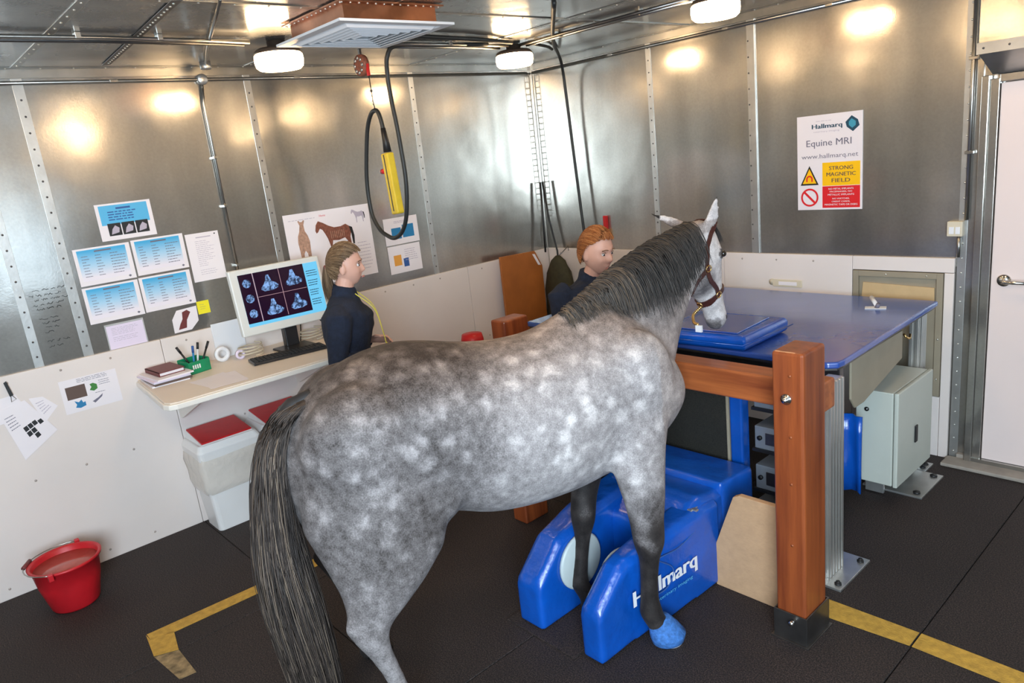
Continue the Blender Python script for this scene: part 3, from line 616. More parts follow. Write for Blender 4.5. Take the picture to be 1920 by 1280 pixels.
MB().quad(fn, .3,.90,.75,.92).lines(fn, .25, .3, .85, .85, 14, .008, .6).lines(fn, .25, .12, .8, .25, 3, .008, .2).build('print', M['ink_faint'], t, kind='stuff'); MB().cyl(fn(.88,.95,0), fn(.88,.95,.004), .004).build('pin', M['black'], t)
t, fn = sheet('notice_sheet', -3.688, 1.237, -3.472, 1.393, 'small lilac notice in clear sleeve below the blue sheets', material='clear')
MB().quad(fn, .03,.04,.97,.93).build('lilac_paper', M['paper_pink'], t); MB().lines(fn, .15,.55,.85,.85,5,.014,.2,.001).lines(fn, .15,.3,.85,.5,3,.014,.5,.001).build('print', M['ink_faint'], t, kind='stuff')
# hexagonal photo
t = thing('hexagonal_picture', 'white six-sided paper with dark red bone picture above wainscot', 'picture', (.004,-3.23,1.25)); fn = LW(.004)
MB().poly(fn, [(-3.275,1.389),(-3.152,1.395),(-3.156,1.301),(-3.207,1.254),(-3.313,1.252),(-3.311,1.337)][::-1], .0015).build('sheet', M['paper'], t)
MB().poly(fn, [(-3.285,1.268),(-3.235,1.272),(-3.225,1.32),(-3.195,1.365),(-3.215,1.382),(-3.245,1.372),(-3.25,1.33),(-3.27,1.30)], .0024).build('bone_picture', M['maroon'], t)
t, fn = sheet('sticky_note', -3.147, 1.335, -3.071, 1.417, 'bright yellow sticky note beside the hexagonal picture', 'note', material='yellow_note')
MB().lines(fn, .2,.3,.8,.8,3,.02,.4).build('handwriting', M['ink'], t)
# anatomy poster
t, fn = sheet('anatomy_poster', -2.475, 1.352, -1.805, 1.865, 'large white horse anatomy poster behind the standing woman', 'poster')
def horse2d(fn, cx, cy, s, mr, name, t, flip=1):
    side = [(-.50,.20),(-.47,.33),(-.40,.42),(-.36,.40),(-.28,.36),(-.16,.28),(-.02,.22),(.15,.22),(.28,.26),(.36,.20),(.40,.05),(.36,-.06),(.37,-.2),(.34,-.32),(.35,-.46),(.30,-.46),(.29,-.3),(.28,-.15),(.22,-.06),(.05,-.10),(-.10,-.08),(-.13,-.2),(-.13,-.46),(-.18,-.46),(-.18,-.2),(-.22,-.02),(-.27,.10),(-.32,.2),(-.38,.24),(-.44,.16),(-.48,.14)]
    MB().poly(fn, [(cx+flip*x*s, cy+y*s*1.25) for x, y in side], .0010).build(name, M[mr], t)
    MB().poly(fn, [(cx+flip*x*s, cy+y*s*1.25) for x, y in [(.36,.20),(.44,.16),(.47,-.05),(.45,-.25),(.41,-.24),(.40,.0)]], .0014).build(name, M['black'], t)
horse2d(fn, .56, .62, .46, 'rust', 'horse_print', t); 
m = MB()
for i in range(8): m.quad(fn, .50+i*.022, .60, .506+i*.022, .70, .0015)
m.build('rib_lines', M['rust2'], t, kind='stuff')
fpts = [(.185,.22),(.205,.22),(.215,.46),(.235,.50),(.255,.46),(.265,.22),(.285,.22),(.295,.50),(.30,.62),(.285,.70),(.262,.76),(.258,.84),(.275,.90),(.262,.905),(.25,.885),(.225,.885),(.212,.905),(.20,.90),(.215,.84),(.20,.76),(.178,.70),(.168,.62),(.175,.50)]
MB().poly(fn, [(x-.05, y) for x, y in fpts], .001).build('front_view_print', M['rust2'], t)
horse2d(fn, .86, .86, .17, 'ink_faint', 'small_horse_print', t)
MB().text('Horse', fn, .40,.915,.47,.945,.001).build('title_print', M['red_print'], t); MB().lines(fn, .05,.90,.38,.93,1,.006).lines(fn, .8,.08,.96,.5,9,.008,.3).build('print', M['ink_faint'], t, kind='stuff')
t, fn = sheet('leaflet', -1.700, 1.529, -1.393, 1.730, 'white leaflet with two blue pictures, behind pendant cable loop')
MB().quad(fn, .2,.2,.48,.62).quad(fn, .52,.22,.86,.70).build_each('blue_picture', M['steel_blue'], t); MB().lines(fn, .3,.78,.75,.88,2,.02,.1).build('print', M['ink_faint'], t, kind='stuff')
t, fn = sheet('leaflet', -1.696, 1.310, -1.401, 1.520, 'white leaflet with orange picture, below the blue pictured one')
MB().quad(fn, .15,.28,.38,.66).build('orange_picture', M['orange_print'], t); MB().quad(fn, .44,.2,.60,.50).build_each('blue_picture', M['ink_blue'], t); MB().lines(fn, .5,.4,.9,.85,6,.02,.3).build('print', M['ink_faint'], t, kind='stuff')
# handwriting on the metal
t = thing('wall_handwriting', 'black marker handwriting on the metal wall between rivet strips', 'writing', (.001,-3.93,1.30)); fn = LW(.0003)
m = MB()
def scrawl(y0, z0, y1, h):
    y = y0
    while y < y1:
        L = random.uniform(.02,.05); n = int(L/.006)+2; P = [fn(y+i*L/n, z0+random.uniform(-.5,.5)*h, .0006) for i in range(n)]; m.tube(P, .0017, 4, False); y += L+.008
for z0, a, b in ((1.66,-3.99,-3.86),(1.63,-4.01,-3.85),(1.605,-3.99,-3.84),(1.58,-4.0,-3.85),(1.555,-3.99,-3.86),(1.50,-3.99,-3.92),(1.475,-3.98,-3.90),(1.45,-3.97,-3.90),(1.425,-3.98,-3.93),(1.37,-3.98,-3.86),(1.34,-3.98,-3.92)): scrawl(a, z0, b, .012)
m.build('pen_strokes', M['marker'], t, kind='stuff')
# wainscot poster
t, fn = sheet('information_sheet', -3.99, .938, -3.69, 1.135, 'white sheet with four small coloured pictures on left wainscot', off=.0205)
MB().quad(fn, .08,.40,.42,.78).build('photo_print', M['book_brown'], t); MB().poly(fn, [(.48,.55),(.55,.50),(.62,.55),(.62,.68),(.56,.74),(.50,.72),(.52,.63)], .001).build('green_animal_print', M['leaf_green'], t)
MB().poly(fn, [(.18,.14),(.26,.10),(.36,.14),(.36,.26),(.32,.24),(.30,.34),(.25,.28),(.18,.34),(.21,.22)], .001).build('blue_animal_print', M['steel_blue'], t)
MB().poly(fn, [(.48,.2),(.6,.28),(.68,.36),(.66,.28),(.58,.2),(.52,.14)], .001).build('dark_animal_print', M['ink'], t); MB().lines(fn, .30,.84,.84,.97,3,.012,.1).lines(fn, .66,.62,.86,.80,3,.014,.1).lines(fn,.56,.4,.8,.46,1,.014).build('print', M['ink'], t, kind='stuff')
# papers hanging from a black clip
def loosesheet(name, pts, label, off, cat='paper', extra=None):
    t = thing(name, label, cat, (off, pts[0][0], min(p[1] for p in pts)), group='loose papers pinned at the left end of wainscot')
    A, B, C, D = [V((0,)+p) for p in pts]
    fn = lambda u, v, d=0: V((off+.001+d, 0, 0))+(D*(1-u)+C*u)*(1-v)+(A*(1-u)+B*u)*v
    MB().prism([fn(0,0,-.001), fn(1,0,-.001), fn(1,1,-.001), fn(0,1,-.001)], (.001,0,0)).build('sheet', M['paper'], t); return t, fn
t, fn = loosesheet('hanging_paper', [(-4.145,1.087),(-4.079,1.079),(-4.02,1.006),(-4.10,.93)], 'small white paper slip tucked behind the stapled handout', .0205); MB().lines(fn, .2,.2,.8,.8,5,.03,.4).build('print', M['ink_faint'], t, kind='stuff')
t, fn = loosesheet('hanging_paper', [(-4.32,1.12),(-4.2,1.13),(-4.15,1.0),(-4.34,.98)], 'white paper hanging directly under the black bulldog clip', .022)
t, fn = loosesheet('stapled_handout', [(-4.30,1.06),(-4.165,1.085),(-4.052,.873),(-4.238,.754)], 'stapled white handout with black scan pictures, tilted on wainscot', .0235)
m = MB().lines(fn, .08,.55,.45,.85,5,.014,.3); m.build('print', M['ink'], t, kind='stuff')
m = MB()
for a, b in ((.38,.50),(.52,.50),(.66,.50),(.38,.38),(.52,.38),(.80,.45),(.52,.26)): m.quad(fn, a, b-.10, a+.12, b, .0008)
m.build_each('scan_picture', M['black'], t)
t = thing('bulldog_clip', 'black clip holding papers on the wainscot at left edge', 'clip', (.03,-4.225,1.12))
MB().prism([(.022,-4.236,1.205),(.022,-4.222,1.212),(.022,-4.208,1.13),(.022,-4.225,1.125)], (.012,0,0)).build('clip_body', M['black'], t)
MB().tube([(.03,-4.215,1.13),(.032,-4.20,1.105),(.032,-4.225,1.095),(.03,-4.22,1.13)], .0015, 6).build('wire_arm', M['dark_steel'], t)

# ------------------------------------------------------------------ sign on the right wall
t = thing('warning_sign', 'white scanner warning sign with amber and red panels on metal wall', 'sign', (2.59,-.006,1.532))
sx0, sx1, sz0, sz1 = 2.382, 2.795, 1.532, 2.121
MB().box((sx0,-.006,sz0), (sx1,-.001,sz1)).build('sign_plate', mat('sign_plate_pinkish_white', (.80,.74,.76), .4), t, bevel=.001)
fs_ = lambda u, v, d=0: V((sx0+u*(sx1-sx0), -.006-d, sz0+v*(sz1-sz0)))
MB().text('Hallmarq', fs_, .24,.845,.70,.905,.001,.3).build('lettering', M['teal_dark'], t)
MB().text('veterinary imaging', fs_, .26,.815,.66,.835,.001).lines(fs_,.3,.925,.7,.945,1,.004).build('small_lettering', M['ink_faint'], t, kind='stuff')
MB().poly(fs_, [(.75,.90),(.84,.96),(.93,.915),(.955,.855),(.86,.80),(.77,.85)], .001).build('gem_logo', M['teal_dark'], t); MB().poly(fs_, [(.80,.90),(.84,.93),(.90,.90),(.90,.86),(.85,.835),(.80,.865)], .0016).build('gem_highlight', M['teal'], t)
MB().text('Equine MRI', fs_, .15,.655,.84,.745,.001,.05).build('lettering', M['ink'], t)
MB().text('www.hallmarq.net', fs_, .07,.535,.94,.595,.001).build('lettering', M['ink'], t)
MB().quad(fs_, .40,.255,.97,.50,.001).build('amber_panel', M['amber'], t)
m = MB()
for i, s_ in enumerate(('STRONG','MAGNETIC','FIELD')): w2 = (.18,.22,.14)[i]; m.text(s_, fs_, .685-w2,.42-i*.065,.685+w2,.46-i*.065,.002,.2)
m.build('lettering', M['red_print'] if 0 else M['book_brown'], t)
MB().quad(fs_, .40,.02,.97,.25,.001).build('red_panel', M['red_print'], t)
m = MB()
for i, s_ in enumerate(('NO METAL IMPLANTS','PACEMAKERS, NO','METALLIC IMPLANTS','NO WATCHES,','CREDIT CARDS,','MAGNETIC TAPE OR DISKS')): w2 = (.19,.17,.20,.13,.14,.25)[i]; z_ = .212-i*.031-(.012 if i > 2 else 0); m.text(s_, fs_, .685-w2,z_,.685+w2,z_+.018,.002,.1)
m.build('lettering', M['white_enamel'], t)
MB().poly(fs_, [(.05,.268),(.34,.268),(.195,.475)], .001).build('triangle_border', M['black'], t)
p = MB().poly(fs_, [(.085,.285),(.305,.285),(.195,.443)], .0018).build('triangle', M['amber'], t)
def arc(fn, cx, cy, r0, r1, a0, a1, asp, n=20, d=.001):
    m = MB()
    for i in range(n):
        a = a0+(a1-a0)*i/n; b = a0+(a1-a0)*(i+1)/n
        q_ = [(cx+r0*math.cos(a), cy+r0*asp*math.sin(a)), (cx+r1*math.cos(a), cy+r1*asp*math.sin(a)), (cx+r1*math.cos(b), cy+r1*asp*math.sin(b)), (cx+r0*math.cos(b), cy+r0*asp*math.sin(b))]
        m.poly(fn, q_, d)
    return m
asp = (sx1-sx0)/(sz1-sz0)
m = arc(fs_, .195,.335,.030,.052,0,PI,asp,14,.0026); m.quad(fs_, .143,.305,.165,.335,.0026).quad(fs_, .225,.305,.247,.335,.0026); m.build('magnet_symbol', M['red_print'], t)
m = arc(fs_, .195,.135,.112,.140,0,2*PI,asp,32,.001)
c_, s_ = .7071, .7071
m.poly(fs_, [(.195-.115*c_-.012,.135+.115*c_*asp-.008),(.195-.115*c_+.012,.135+.115*c_*asp+.008),(.195+.115*c_+.012,.135-.115*c_*asp+.008),(.195+.115*c_-.012,.135-.115*c_*asp-.008)], .0012); m.build('prohibition_ring', M['red_print'], t)
# small plates on the white boards
t = thing('label_holder', 'beige label holder plate on white board above the blue table', 'plate', (2.3,-.021,1.01))
MB().box((2.205,-.032,1.015), (2.415,-.021,1.065)).build('plate', M['beige_plate'], t, bevel=.004); MB().box((2.25,-.034,1.028), (2.38,-.032,1.052)).build('paper_insert', M['paper'], t); MB().cyl((2.20,-.031,1.045),(2.20,-.021,1.045),.022).build('round_end', M['beige_plate'], t)
props(MB().box((2.13,-.042,.965), (2.745,-.021,.98)).build('cable_trunking', M['board'], bevel=.003), 'white cable trunking along the board just above the blue table', 'trunking')
# ------------------------------------------------------------------ desk and what stands on it
DZ = 1.03
t = thing('wall_desk', 'long cream wall-mounted worktop with rounded pale edge', 'desk', (.4, -2.7, .75))
pl = [(.021,-3.60,DZ-.04),(.72,-3.655,DZ-.04),(.765,-3.64,DZ-.04),(.78,-3.60,DZ-.04),(.78,-2.48,DZ-.04),(.74,-2.44,DZ-.04),(.021,-2.44,DZ-.04)]
MB().prism(pl, (0,0,.032)).build('edge_board', M['desk_edge'], t, bevel=.006)
MB().prism([(a[0] if a[0] < .1 else a[0]-.012, a[1]+(.012 if a[1] < -3 else -.012), DZ-.008) for a in pl], (0,0,.008)).build('worktop', M['desk'], t, bevel=.003)
for y in (-3.40,-2.6):
    MB().prism([(.021,y,DZ-.04),(.60,y,DZ-.04),(.60,y,DZ-.07),(.06,y,DZ-.30),(.021,y,DZ-.30)], (0,.018,0)).build('bracket', M['desk_edge'], t, bevel=.002)
# monitor
t = thing('computer_monitor', 'pale grey monitor showing blue hoof scans on black', 'monitor', (.22,-2.69,DZ))
mf = lambda u, v, d=0: V((.30-.05*v+.03*(u-.5)+d, -3.0+.60*u-.03*(v-.5)*0, 1.175+.415*v))
vs = [mf(0,0,-.04), mf(1,0,-.04), mf(1,1,-.04), mf(0,1,-.04)]; MB().hexa(vs, [mf(0,0), mf(1,0), mf(1,1), mf(0,1)]).build('casing', M['monitor'], t, bevel=.008)
MB().quad(mf, .085,.13,.965,.92,.002).build('screen', M['screen'], t)
MB().quad(mf, .085,.18,.235,.92,.003).quad(mf, .245,.18,.80,.92,.003).build_each('image_pane', M['screen_dark'], t)
m = MB().quad(mf, .236,.18,.243,.92,.0042).quad(mf,.52,.20,.524,.92,.0042).quad(mf,.25,.548,.79,.553,.0042); m.build_each('pane_divider', mat('pane_divider_glow', (.1,.1,.1), emit=(.55,.30,.35), es=.8), t)
m = MB()
for i in range(4): m.lines(mf, .82,.25+i*.15,.95,.36+i*.15,3,.012,.3,.0028)
m.build('sidebar_text', mat('sidebar_text_ink', (.01,.05,.1)), t)
hoof = [(-.9,-.7),(-.6,-.95),(.3,-.95),(.9,-.75),(1,-.45),(.7,-.1),(.35,.1),(.15,.9),(-.15,.9),(-.35,.2),(-.6,-.2),(-.85,-.45)]
for cx_, cy_ in ((.39,.74),(.66,.75),(.39,.37),(.66,.38)):
    MB().poly(mf, [(cx_+x*.10, cy_+y*.13) for x, y in hoof], .0042).build('scan_image', M['screen_img'], t)
for cy_ in (.78,.55,.32): MB().poly(mf, [(cx_*.045+.16, cy_+sy*.065) for cx_, sy in [(math.cos(a*PI/5), math.sin(a*PI/5)) for a in range(10)]], .0042).build('thumbnail_scan', M['screen_img'], t)
MB().box((.20,-2.72,DZ+.012), (.255,-2.63,1.24)).build('stand_neck', M['black_gloss'], t, bevel=.006)
MB().box((.20,-2.80,DZ), (.40,-2.57,DZ+.014)).build('stand_foot', M['black_gloss'], t, bevel=.005)
# keyboard
kr = R(81.5); t = thing('keyboard', 'black computer keyboard lying on the worktop below the monitor', 'keyboard', (.44,-2.80,DZ), kr)
MB().box((-.235,-.075,.001), (.235,.075,.018)).build('keyboard_base', M['black_gloss'], t, bevel=.004, local=True)
m = MB()
for r_ in range(5):
    for c_ in range(18): m.box((-.225+c_*.025,-.066+r_*.026,.018), (-.225+c_*.025+.021,-.066+r_*.026+.021,.024))
m.build('keys', M['black'], t, local=True, kind='stuff')
# books, magazines
t = thing('magazine_stack', 'stack of pale magazines and folders at the worktop end', 'magazines', (.20,-3.48,DZ))
z = DZ
for i, (dx, dy, m_) in enumerate(((0,0,'paper'),(.01,.008,'book_brown'),(-.01,.004,'paper'),(.005,-.006,'paper_pink'),(.012,.01,'paper'))):
    a = R(-3+i*2); rt = Matrix.Rotation(a, 3, 'Z'); MB().box((.06+dx,-3.585+dy,z), (.34+dx,-3.375+dy,z+.0085), rt).build('magazine', M[m_], t); z += .0088
t = thing('hardback_book', 'dark maroon hardback book on top of the magazine stack', 'book', (.17,-3.46,z))
rt = Matrix.Rotation(R(4), 3, 'Z')
MB().box((.075,-3.535,z+.004), (.285,-3.395,z+.020), rt).build('page_block', M['paper'], t)
MB().box((.07,-3.54,z), (.29,-3.39,z+.004), rt, (.18,-3.465,z)).box((.07,-3.54,z+.020), (.29,-3.39,z+.025), rt, (.18,-3.465,z)).box((.07,-3.54,z), (.29,-3.535,z+.025), rt, (.18,-3.465,z)).build('cover', M['maroon'], t)
# green box with pens
t = thing('green_desk_box', 'small green printed box holding pens beside the books', 'box', (.20,-3.30,DZ)); rt = Matrix.Rotation(R(12), 3, 'Z'); c = (.20,-3.30,DZ)
m = MB()
for a, b in (((.14,-3.37,DZ),(.26,-3.23,DZ+.004)),((.14,-3.37,DZ),(.144,-3.23,DZ+.085)),((.256,-3.37,DZ),(.26,-3.23,DZ+.075)),((.144,-3.37,DZ),(.256,-3.366,DZ+.08)),((.144,-3.234,DZ),(.256,-3.23,DZ+.08))): m.box(a, b, rt, c)
m.build('box_body', M['green'], t); m = MB()
for i in range(4): m.box((.2603,-3.345+i*.014,DZ+.03), (.2612,-3.337+i*.014,DZ+.055), rt, c)
m.build('white_print', M['paper'], t, kind='stuff')
for i, (x, y, tx, ty, mt) in enumerate(((.17,-3.30,-.01,-.05,'black'),(.20,-3.27,.0,.06,'black'),(.22,-3.31,.01,.01,'steel_blue'),(.185,-3.28,-.02,.03,'white_enamel'))):
    p = thing('pen', ['thick black marker leaning left in the green box','black marker leaning right in the green box','blue pen upright in the green box','white pen at the back of the green box'][i], 'pen', (x,y,DZ+.006), group='pens in the green box')
    MB().cyl((x,y,DZ+.006), (x+tx,y+ty,DZ+.125), .006, n=10).build('barrel', M[mt], p); MB().cyl((x+tx,y+ty,DZ+.125), (x+tx*1.35,y+ty*1.35,DZ+.165), .0075, n=10).build('cap', M['black' if mt != 'steel_blue' else 'ink_blue'], p)
# tape rolls
for i, (x, y, r_, lab) in enumerate(((.13,-3.10,.048,'white tape roll standing at the back of the worktop'), (.19,-3.01,.030,'small clear tape roll beside the white roll'))):
    p = MB().lathe((x,y,DZ+r_), [(r_*.55,-.012),(r_,-.012),(r_,.012),(r_*.55,.012),(r_*.55,-.012)], 28, 'X'); props(p.build('tape_roll', M['white_enamel' if i == 0 else 'paper_pink']), lab, 'tape', group=None)
t = thing('loose_sheets', 'loose typed sheets lying at the worktop front', 'paper', (.55,-3.28,DZ))
for i, (a, dx) in enumerate(((8,0),(-6,.02))):
    rt = Matrix.Rotation(R(a), 3, 'Z'); MB().box((.42+dx,-3.40+dx,DZ+.0005+i*.0012), (.70+dx,-3.19+dx,DZ+.0013+i*.0012), rt).build('sheet', M['paper'], t)
# cable coils behind monitor
for i, (y, lab) in enumerate(((-2.93,'loose beige cable coil under left of the monitor'),(-2.50,'loose beige cable coil right of monitor stand'))):
    P = []
    for k_ in range(60):
        a = k_*.36; P.append((.17+.07*math.cos(a)+.008*math.sin(k_), y+.075*math.sin(a), DZ+.008+k_*.0011))
    c = MB().tube(P, .0045, 7); props(c.build('cable_coil', M['beige_plate']), lab, 'cable')
props(MB().tube(spline([(.2,-2.60,DZ+.006),(.12,-2.55,DZ+.05),(.06,-2.5,DZ+.13),(.10,-2.44,DZ+.16),(.14,-2.38,DZ+.08),(.1,-2.3,DZ+.006)],8), .004, 8).build('monitor_cable', M['black_rubber']), 'black looping cable to the right of monitor stand', 'cable')
t = thing('white_folder', 'upright white folder leaning on board behind the green box', 'folder', (.03,-2.98,DZ))
MB().box((.024,-3.10,DZ), (.034,-2.90,DZ+.23)).build('cover', M['white_enamel'], t, bevel=.003)

# ------------------------------------------------------------------ bins, bucket
def swing_bin(y, label):
    t = thing('swing_bin', label, 'bin', (.18,y,0), group='white bins with red lids under the worktop')
    def rr(x0,x1,y0,y1,z,r=.03,n=5):
        P = []
        for cx_, cy_, a0 in ((x1-r,y1-r,0),(x0+r,y1-r,90),(x0+r,y0+r,180),(x1-r,y0+r,270)):
            for k_ in range(n): a = R(a0+90*k_/(n-1)); P.append(V((cx_+r*math.cos(a), cy_+r*math.sin(a), z)))
        return P
    MB().loft([rr(.05,.27,y-.15,y+.15,0), rr(.03,.33,y-.185,y+.185,.50)], sm=False).build('bin_body', M['bin'], t, bevel=.004)
    MB().loft([rr(.024,.34,y-.195,y+.195,.50), rr(.024,.35,y-.20,y+.20,.56), rr(.04,.33,y-.18,y+.18,.60)], sm=False).build('rim', M['bin'], t, bevel=.005)
    l_ = [V((.052,y-.155,.640)),V((.052,y+.155,.640)),V((.318,y+.158,.604)),V((.318,y-.158,.604))]
    MB().hexa([V((.045,y-.17,.598)),V((.32,y-.17,.598)),V((.32,y+.17,.598)),V((.045,y+.17,.598))], [l_[0], l_[3], l_[2], l_[1]]).build('lid_frame', M['bin'], t, bevel=.006)
    MB().prism([p+V((0,0,.0005)) for p in l_], (0,0,.010)).build('swing_flap', M['red'], t, bevel=.004, label='red flap')
    rg = []
    for zz, e in ((.52,.008),(.46,.02),(.38,.014),(.32,.024),(.27,.012)):
        f_ = zz/.5; P = rr(.05-.02*f_-e,.27+.06*f_+e,y-.15-.035*f_-e,y+.15+.035*f_+e,zz); rg.append([p+V((random.uniform(-1,1),random.uniform(-1,1),random.uniform(-2,2)))*.005 for p in P])
    MB().loft(rg, cap=False).build('bin_liner', M['bag'], t)
swing_bin(-3.24, 'white bin with red lid and clear liner under the worktop, nearest its end')
swing_bin(-2.83, 'white bin with red lid mostly hidden behind the horse tail')
t = thing('bucket', 'red plastic bucket of milky water standing by the left wall', 'bucket', (.38,-4.23,0)); c = (.38,-4.23,0)
MB().lathe(c, [(0,.002),(.112,.002),(.118,.012),(.150,.15),(.163,.252),(.176,.256),(.178,.268),(.168,.27),(.158,.262),(.146,.15),(.112,.02),(0,.018)], 48).build('pail', M['red_bucket'], t)
MB().lathe(c, [(0,.236),(.1595,.236),(.1595,.234),(0,.234)], 40).build('water', M['bucket_in'], t)
P = [V((.38+.172*math.cos(a), -4.23+.172*math.sin(a), .262-.03*abs(math.sin(a)))) for a in [R(60-i*10) for i in range(0)]]
a0 = V((.38-.05,-4.23+.172,.262)); a1 = V((.38+.02,-4.23-.172,.262)); 
HP = []
for k_ in range(15):
    a = PI*k_/14; HP.append(V((.38+.185*math.cos(R(230)+a)*1.0, -4.23+.185*math.sin(R(230)+a)-0*.02, .272)) if False else V((.38,-4.23,.268))+V((math.cos(R(150)+a), math.sin(R(150)+a), 0))*.19+V((0,0,.004)))
MB().tube(HP, .003, 8).build('wire_handle', M['steel'], t)
g = MB().tube([HP[6]-V((0,0,.0)), HP[8]], .0105, 12); g.build('hand_grip', M['maroon'], t)
m = MB(); m.box(HP[0]-V((.014,.012,.03)), HP[0]+V((.014,.012,.008))).box(HP[-1]-V((.014,.012,.03)), HP[-1]+V((.014,.012,.008))); m.build_each('handle_lug', M['red_bucket'], t, bevel=.003)

# floor tape markings
def tp(name, pts, label, m='tape'):
    o = MB().prism([V((a, b, .0005)) for a, b in pts], (0,0,.0015)).build(name, M[m]); return props(o, label, 'floor tape')
tp('floor_tape', [(1.04,-4.055),(1.10,-4.055),(1.135,-3.95),(1.16,-3.40),(1.18,-2.9),(1.09,-2.9),(1.075,-3.40)], 'yellow floor tape running beside the horse tail toward the desk')
tp('floor_tape', [(1.042,-4.060),(1.255,-4.085),(1.30,-3.985),(1.13,-3.952),(1.102,-4.056)], 'yellow tape corner piece near the bucket')
tp('floor_tape', [(1.262,-4.085),(1.53,-4.055),(1.54,-3.985),(1.305,-3.985)], 'worn dirty tape stub left of the tail end', 'tape_worn')
tp('floor_tape', [(3.40,-1.80),(3.455,-1.925),(3.795,-1.900),(3.795,-1.795)], 'yellow floor tape touching the wooden post foot')
tp('floor_tape', [(3.803,-1.795),(3.803,-1.900),(5.0,-1.92),(5.0,-1.81)], 'longer yellow floor tape running out at the lower right')

# ------------------------------------------------------------------ blue table, legs and machinery under it
t = thing('examination_table', 'large blue vinyl topped table over the scanner frame', 'table', (2.5,-.8,0))
tp_ = [(1.25,-1.50,.985),(3.27,-1.50,.985),(3.312,-1.47,.985),(3.318,-1.42,.985),(3.29,-.15,.985),(1.25,-.15,.985)]
MB().prism(tp_, (0,0,.032)).build('tabletop', M['table_blue'], t, bevel=.010, seg=3)
MB().prism([(p[0]-(.015 if p[0]>3 else -.015), p[1]+(.015 if p[1]<-1 else -.015), .972) for p in tp_], (0,0,.013)).build('underframe', M['dark_steel'], t)
MB().prism([(3.262,-1.25,.955),(3.262,-.62,.955),(3.262,-.62,.80),(3.262,-1.10,.70),(3.262,-1.20,.70),(3.262,-1.25,.76)], (.012,0,0)).build('side_skirt', M['hatch_frame'], t, bevel=.004)
def leg(x0, x1, y0, y1, fp):
    m = MB(); m.box((x0,y0,.012), (x1,y1,.972))
    n = 5
    for i in range(n):
        w_ = (y1-y0)/n; m.box((x1,y0+i*w_+.006,.012), (x1+.010,y0+(i+1)*w_-.006,.972))
    w_ = (x1-x0)/2
    for i in range(2): m.box((x0+i*w_+.006,y0-.008,.012), (x0+(i+1)*w_-.006,y0,.972))
    L_ = m.build('leg', M['alu'], t, bevel=.002)
    MB().box((fp[0],fp[1],0), (fp[2],fp[3],.012)).build('foot_plate', M['strip'], L_, bevel=.002)
    m = MB()
    for a, b in ((fp[2]-.03,fp[1]+.04),(fp[2]-.03,fp[3]-.04)): m.lathe((a,b,.012), [(0,0),(.017,0),(.017,.006),(.010,.006),(.010,.016),(0,.016)], 6)
    m.build_each('anchor_bolt', M['black'], L_)
leg(3.27,3.335,-1.70,-1.50,(3.20,-1.72,3.435,-1.40)) if False else leg(3.285,3.35,-1.66,-1.515,(3.22,-1.72,3.435,-1.40))
leg(3.18,3.24,-.275,-.195,(3.15,-.292,3.30,-.165)); leg(1.35,1.42,-1.45,-1.3,(1.3,-1.5,1.5,-1.25)); leg(1.35,1.42,-.4,-.25,(1.3,-.45,1.5,-.2))
MB().tube([(3.255,-.56,.92),(3.27,-.56,.90),(3.275,-.52,.885),(3.265,-.49,.90)], .006, 8).build('brass_hook', M['brass'], t)
MB().box((1.42,-1.40,.90), (3.285,-1.36,.972)).build('front_beam', M['dark_steel'], t, bevel=.003)
# black foam screen
t = thing('foam_screen', 'black speckled foam panel in pale frame under the table front', 'panel', (2.4,-1.62,.31))
MB().box((2.13,-1.625,.34), (2.815,-1.60,.955)).build('foam_sheet', M['grille'], t)
MB().box((2.816,-1.63,.31), (2.830,-1.595,.955)).box((2.13,-1.63,.31), (2.816,-1.595,.339)).build('pale_frame', M['hatch_frame'], t, bevel=.002)
q = MB(); rivets(q, [(2.55,-1.63,.325),(2.72,-1.63,.325)], (0,-1,0), .008, .006); q.build_each('screw_head', M['black'], t)
# blue padded column
t = thing('blue_column_cover', 'blue vinyl covered upright beside the black foam panel', 'cover', (2.89,-1.6,.0))
MB().loft([[V((x,y,z)) for x,y in ((2.834-o_,-1.63-o_),(2.905+o_,-1.63-o_),(2.905+o_,-1.56),(2.834-o_,-1.56))] for z, o_ in ((.005,.0),(.2,.0),(.4,.0),(.6,.0),(.80,.0),(.96,.0))], sm=False).build('vinyl_cover', M['blue'], t, bevel=.01)
# equipment shelves
t = thing('equipment_rack', 'dark rack of grey electronic cases behind the wooden post', 'rack', (3.1,-1.3,0))
MB().box((2.915,-1.30,.03), (3.14,-1.285,.96)).build('back_plate', M['black'], t)
for z in (.06,.30,.52,.74): MB().box((2.915,-1.56,z), (3.14,-1.30,z+.015)).build('shelf', M['black_gloss'], t)
for x in (3.125,): MB().box((x,-1.575,.0), (x+.015,-1.562,.96)).build_each('upright', M['black_gloss'], t)
for i, (z, h_) in enumerate(((.075,.17),(.315,.13),(.535,.12),(.755,.12))): 
    k_ = thing('electronics_case', ['wide grey electronics case on the lowest rack shelf','grey electronics case on second rack shelf from the floor','pale lidded grey case on the third rack shelf','grey case on the top rack shelf under table'][i], 'case', (3.07,-1.3,z), group='grey cases in the equipment rack')
    MB().box((2.925,-1.55,z), (3.12,-1.32,z+h_)).build('case_body', M['shelf_grey'], k_, bevel=.004)
    MB().box((2.985,-1.555,z+.03), (3.07,-1.55,z+h_-.03)).build('front_plate', M['dark_steel'], k_); MB().cyl((2.955,-1.55,z+h_/2),(2.955,-1.562,z+h_/2),.012,n=12).build('knob', M['black'], k_)
t = thing('blue_drape', 'blue vinyl drape hanging between aluminium leg and cabinet', 'drape', (3.12,-.95,.15))
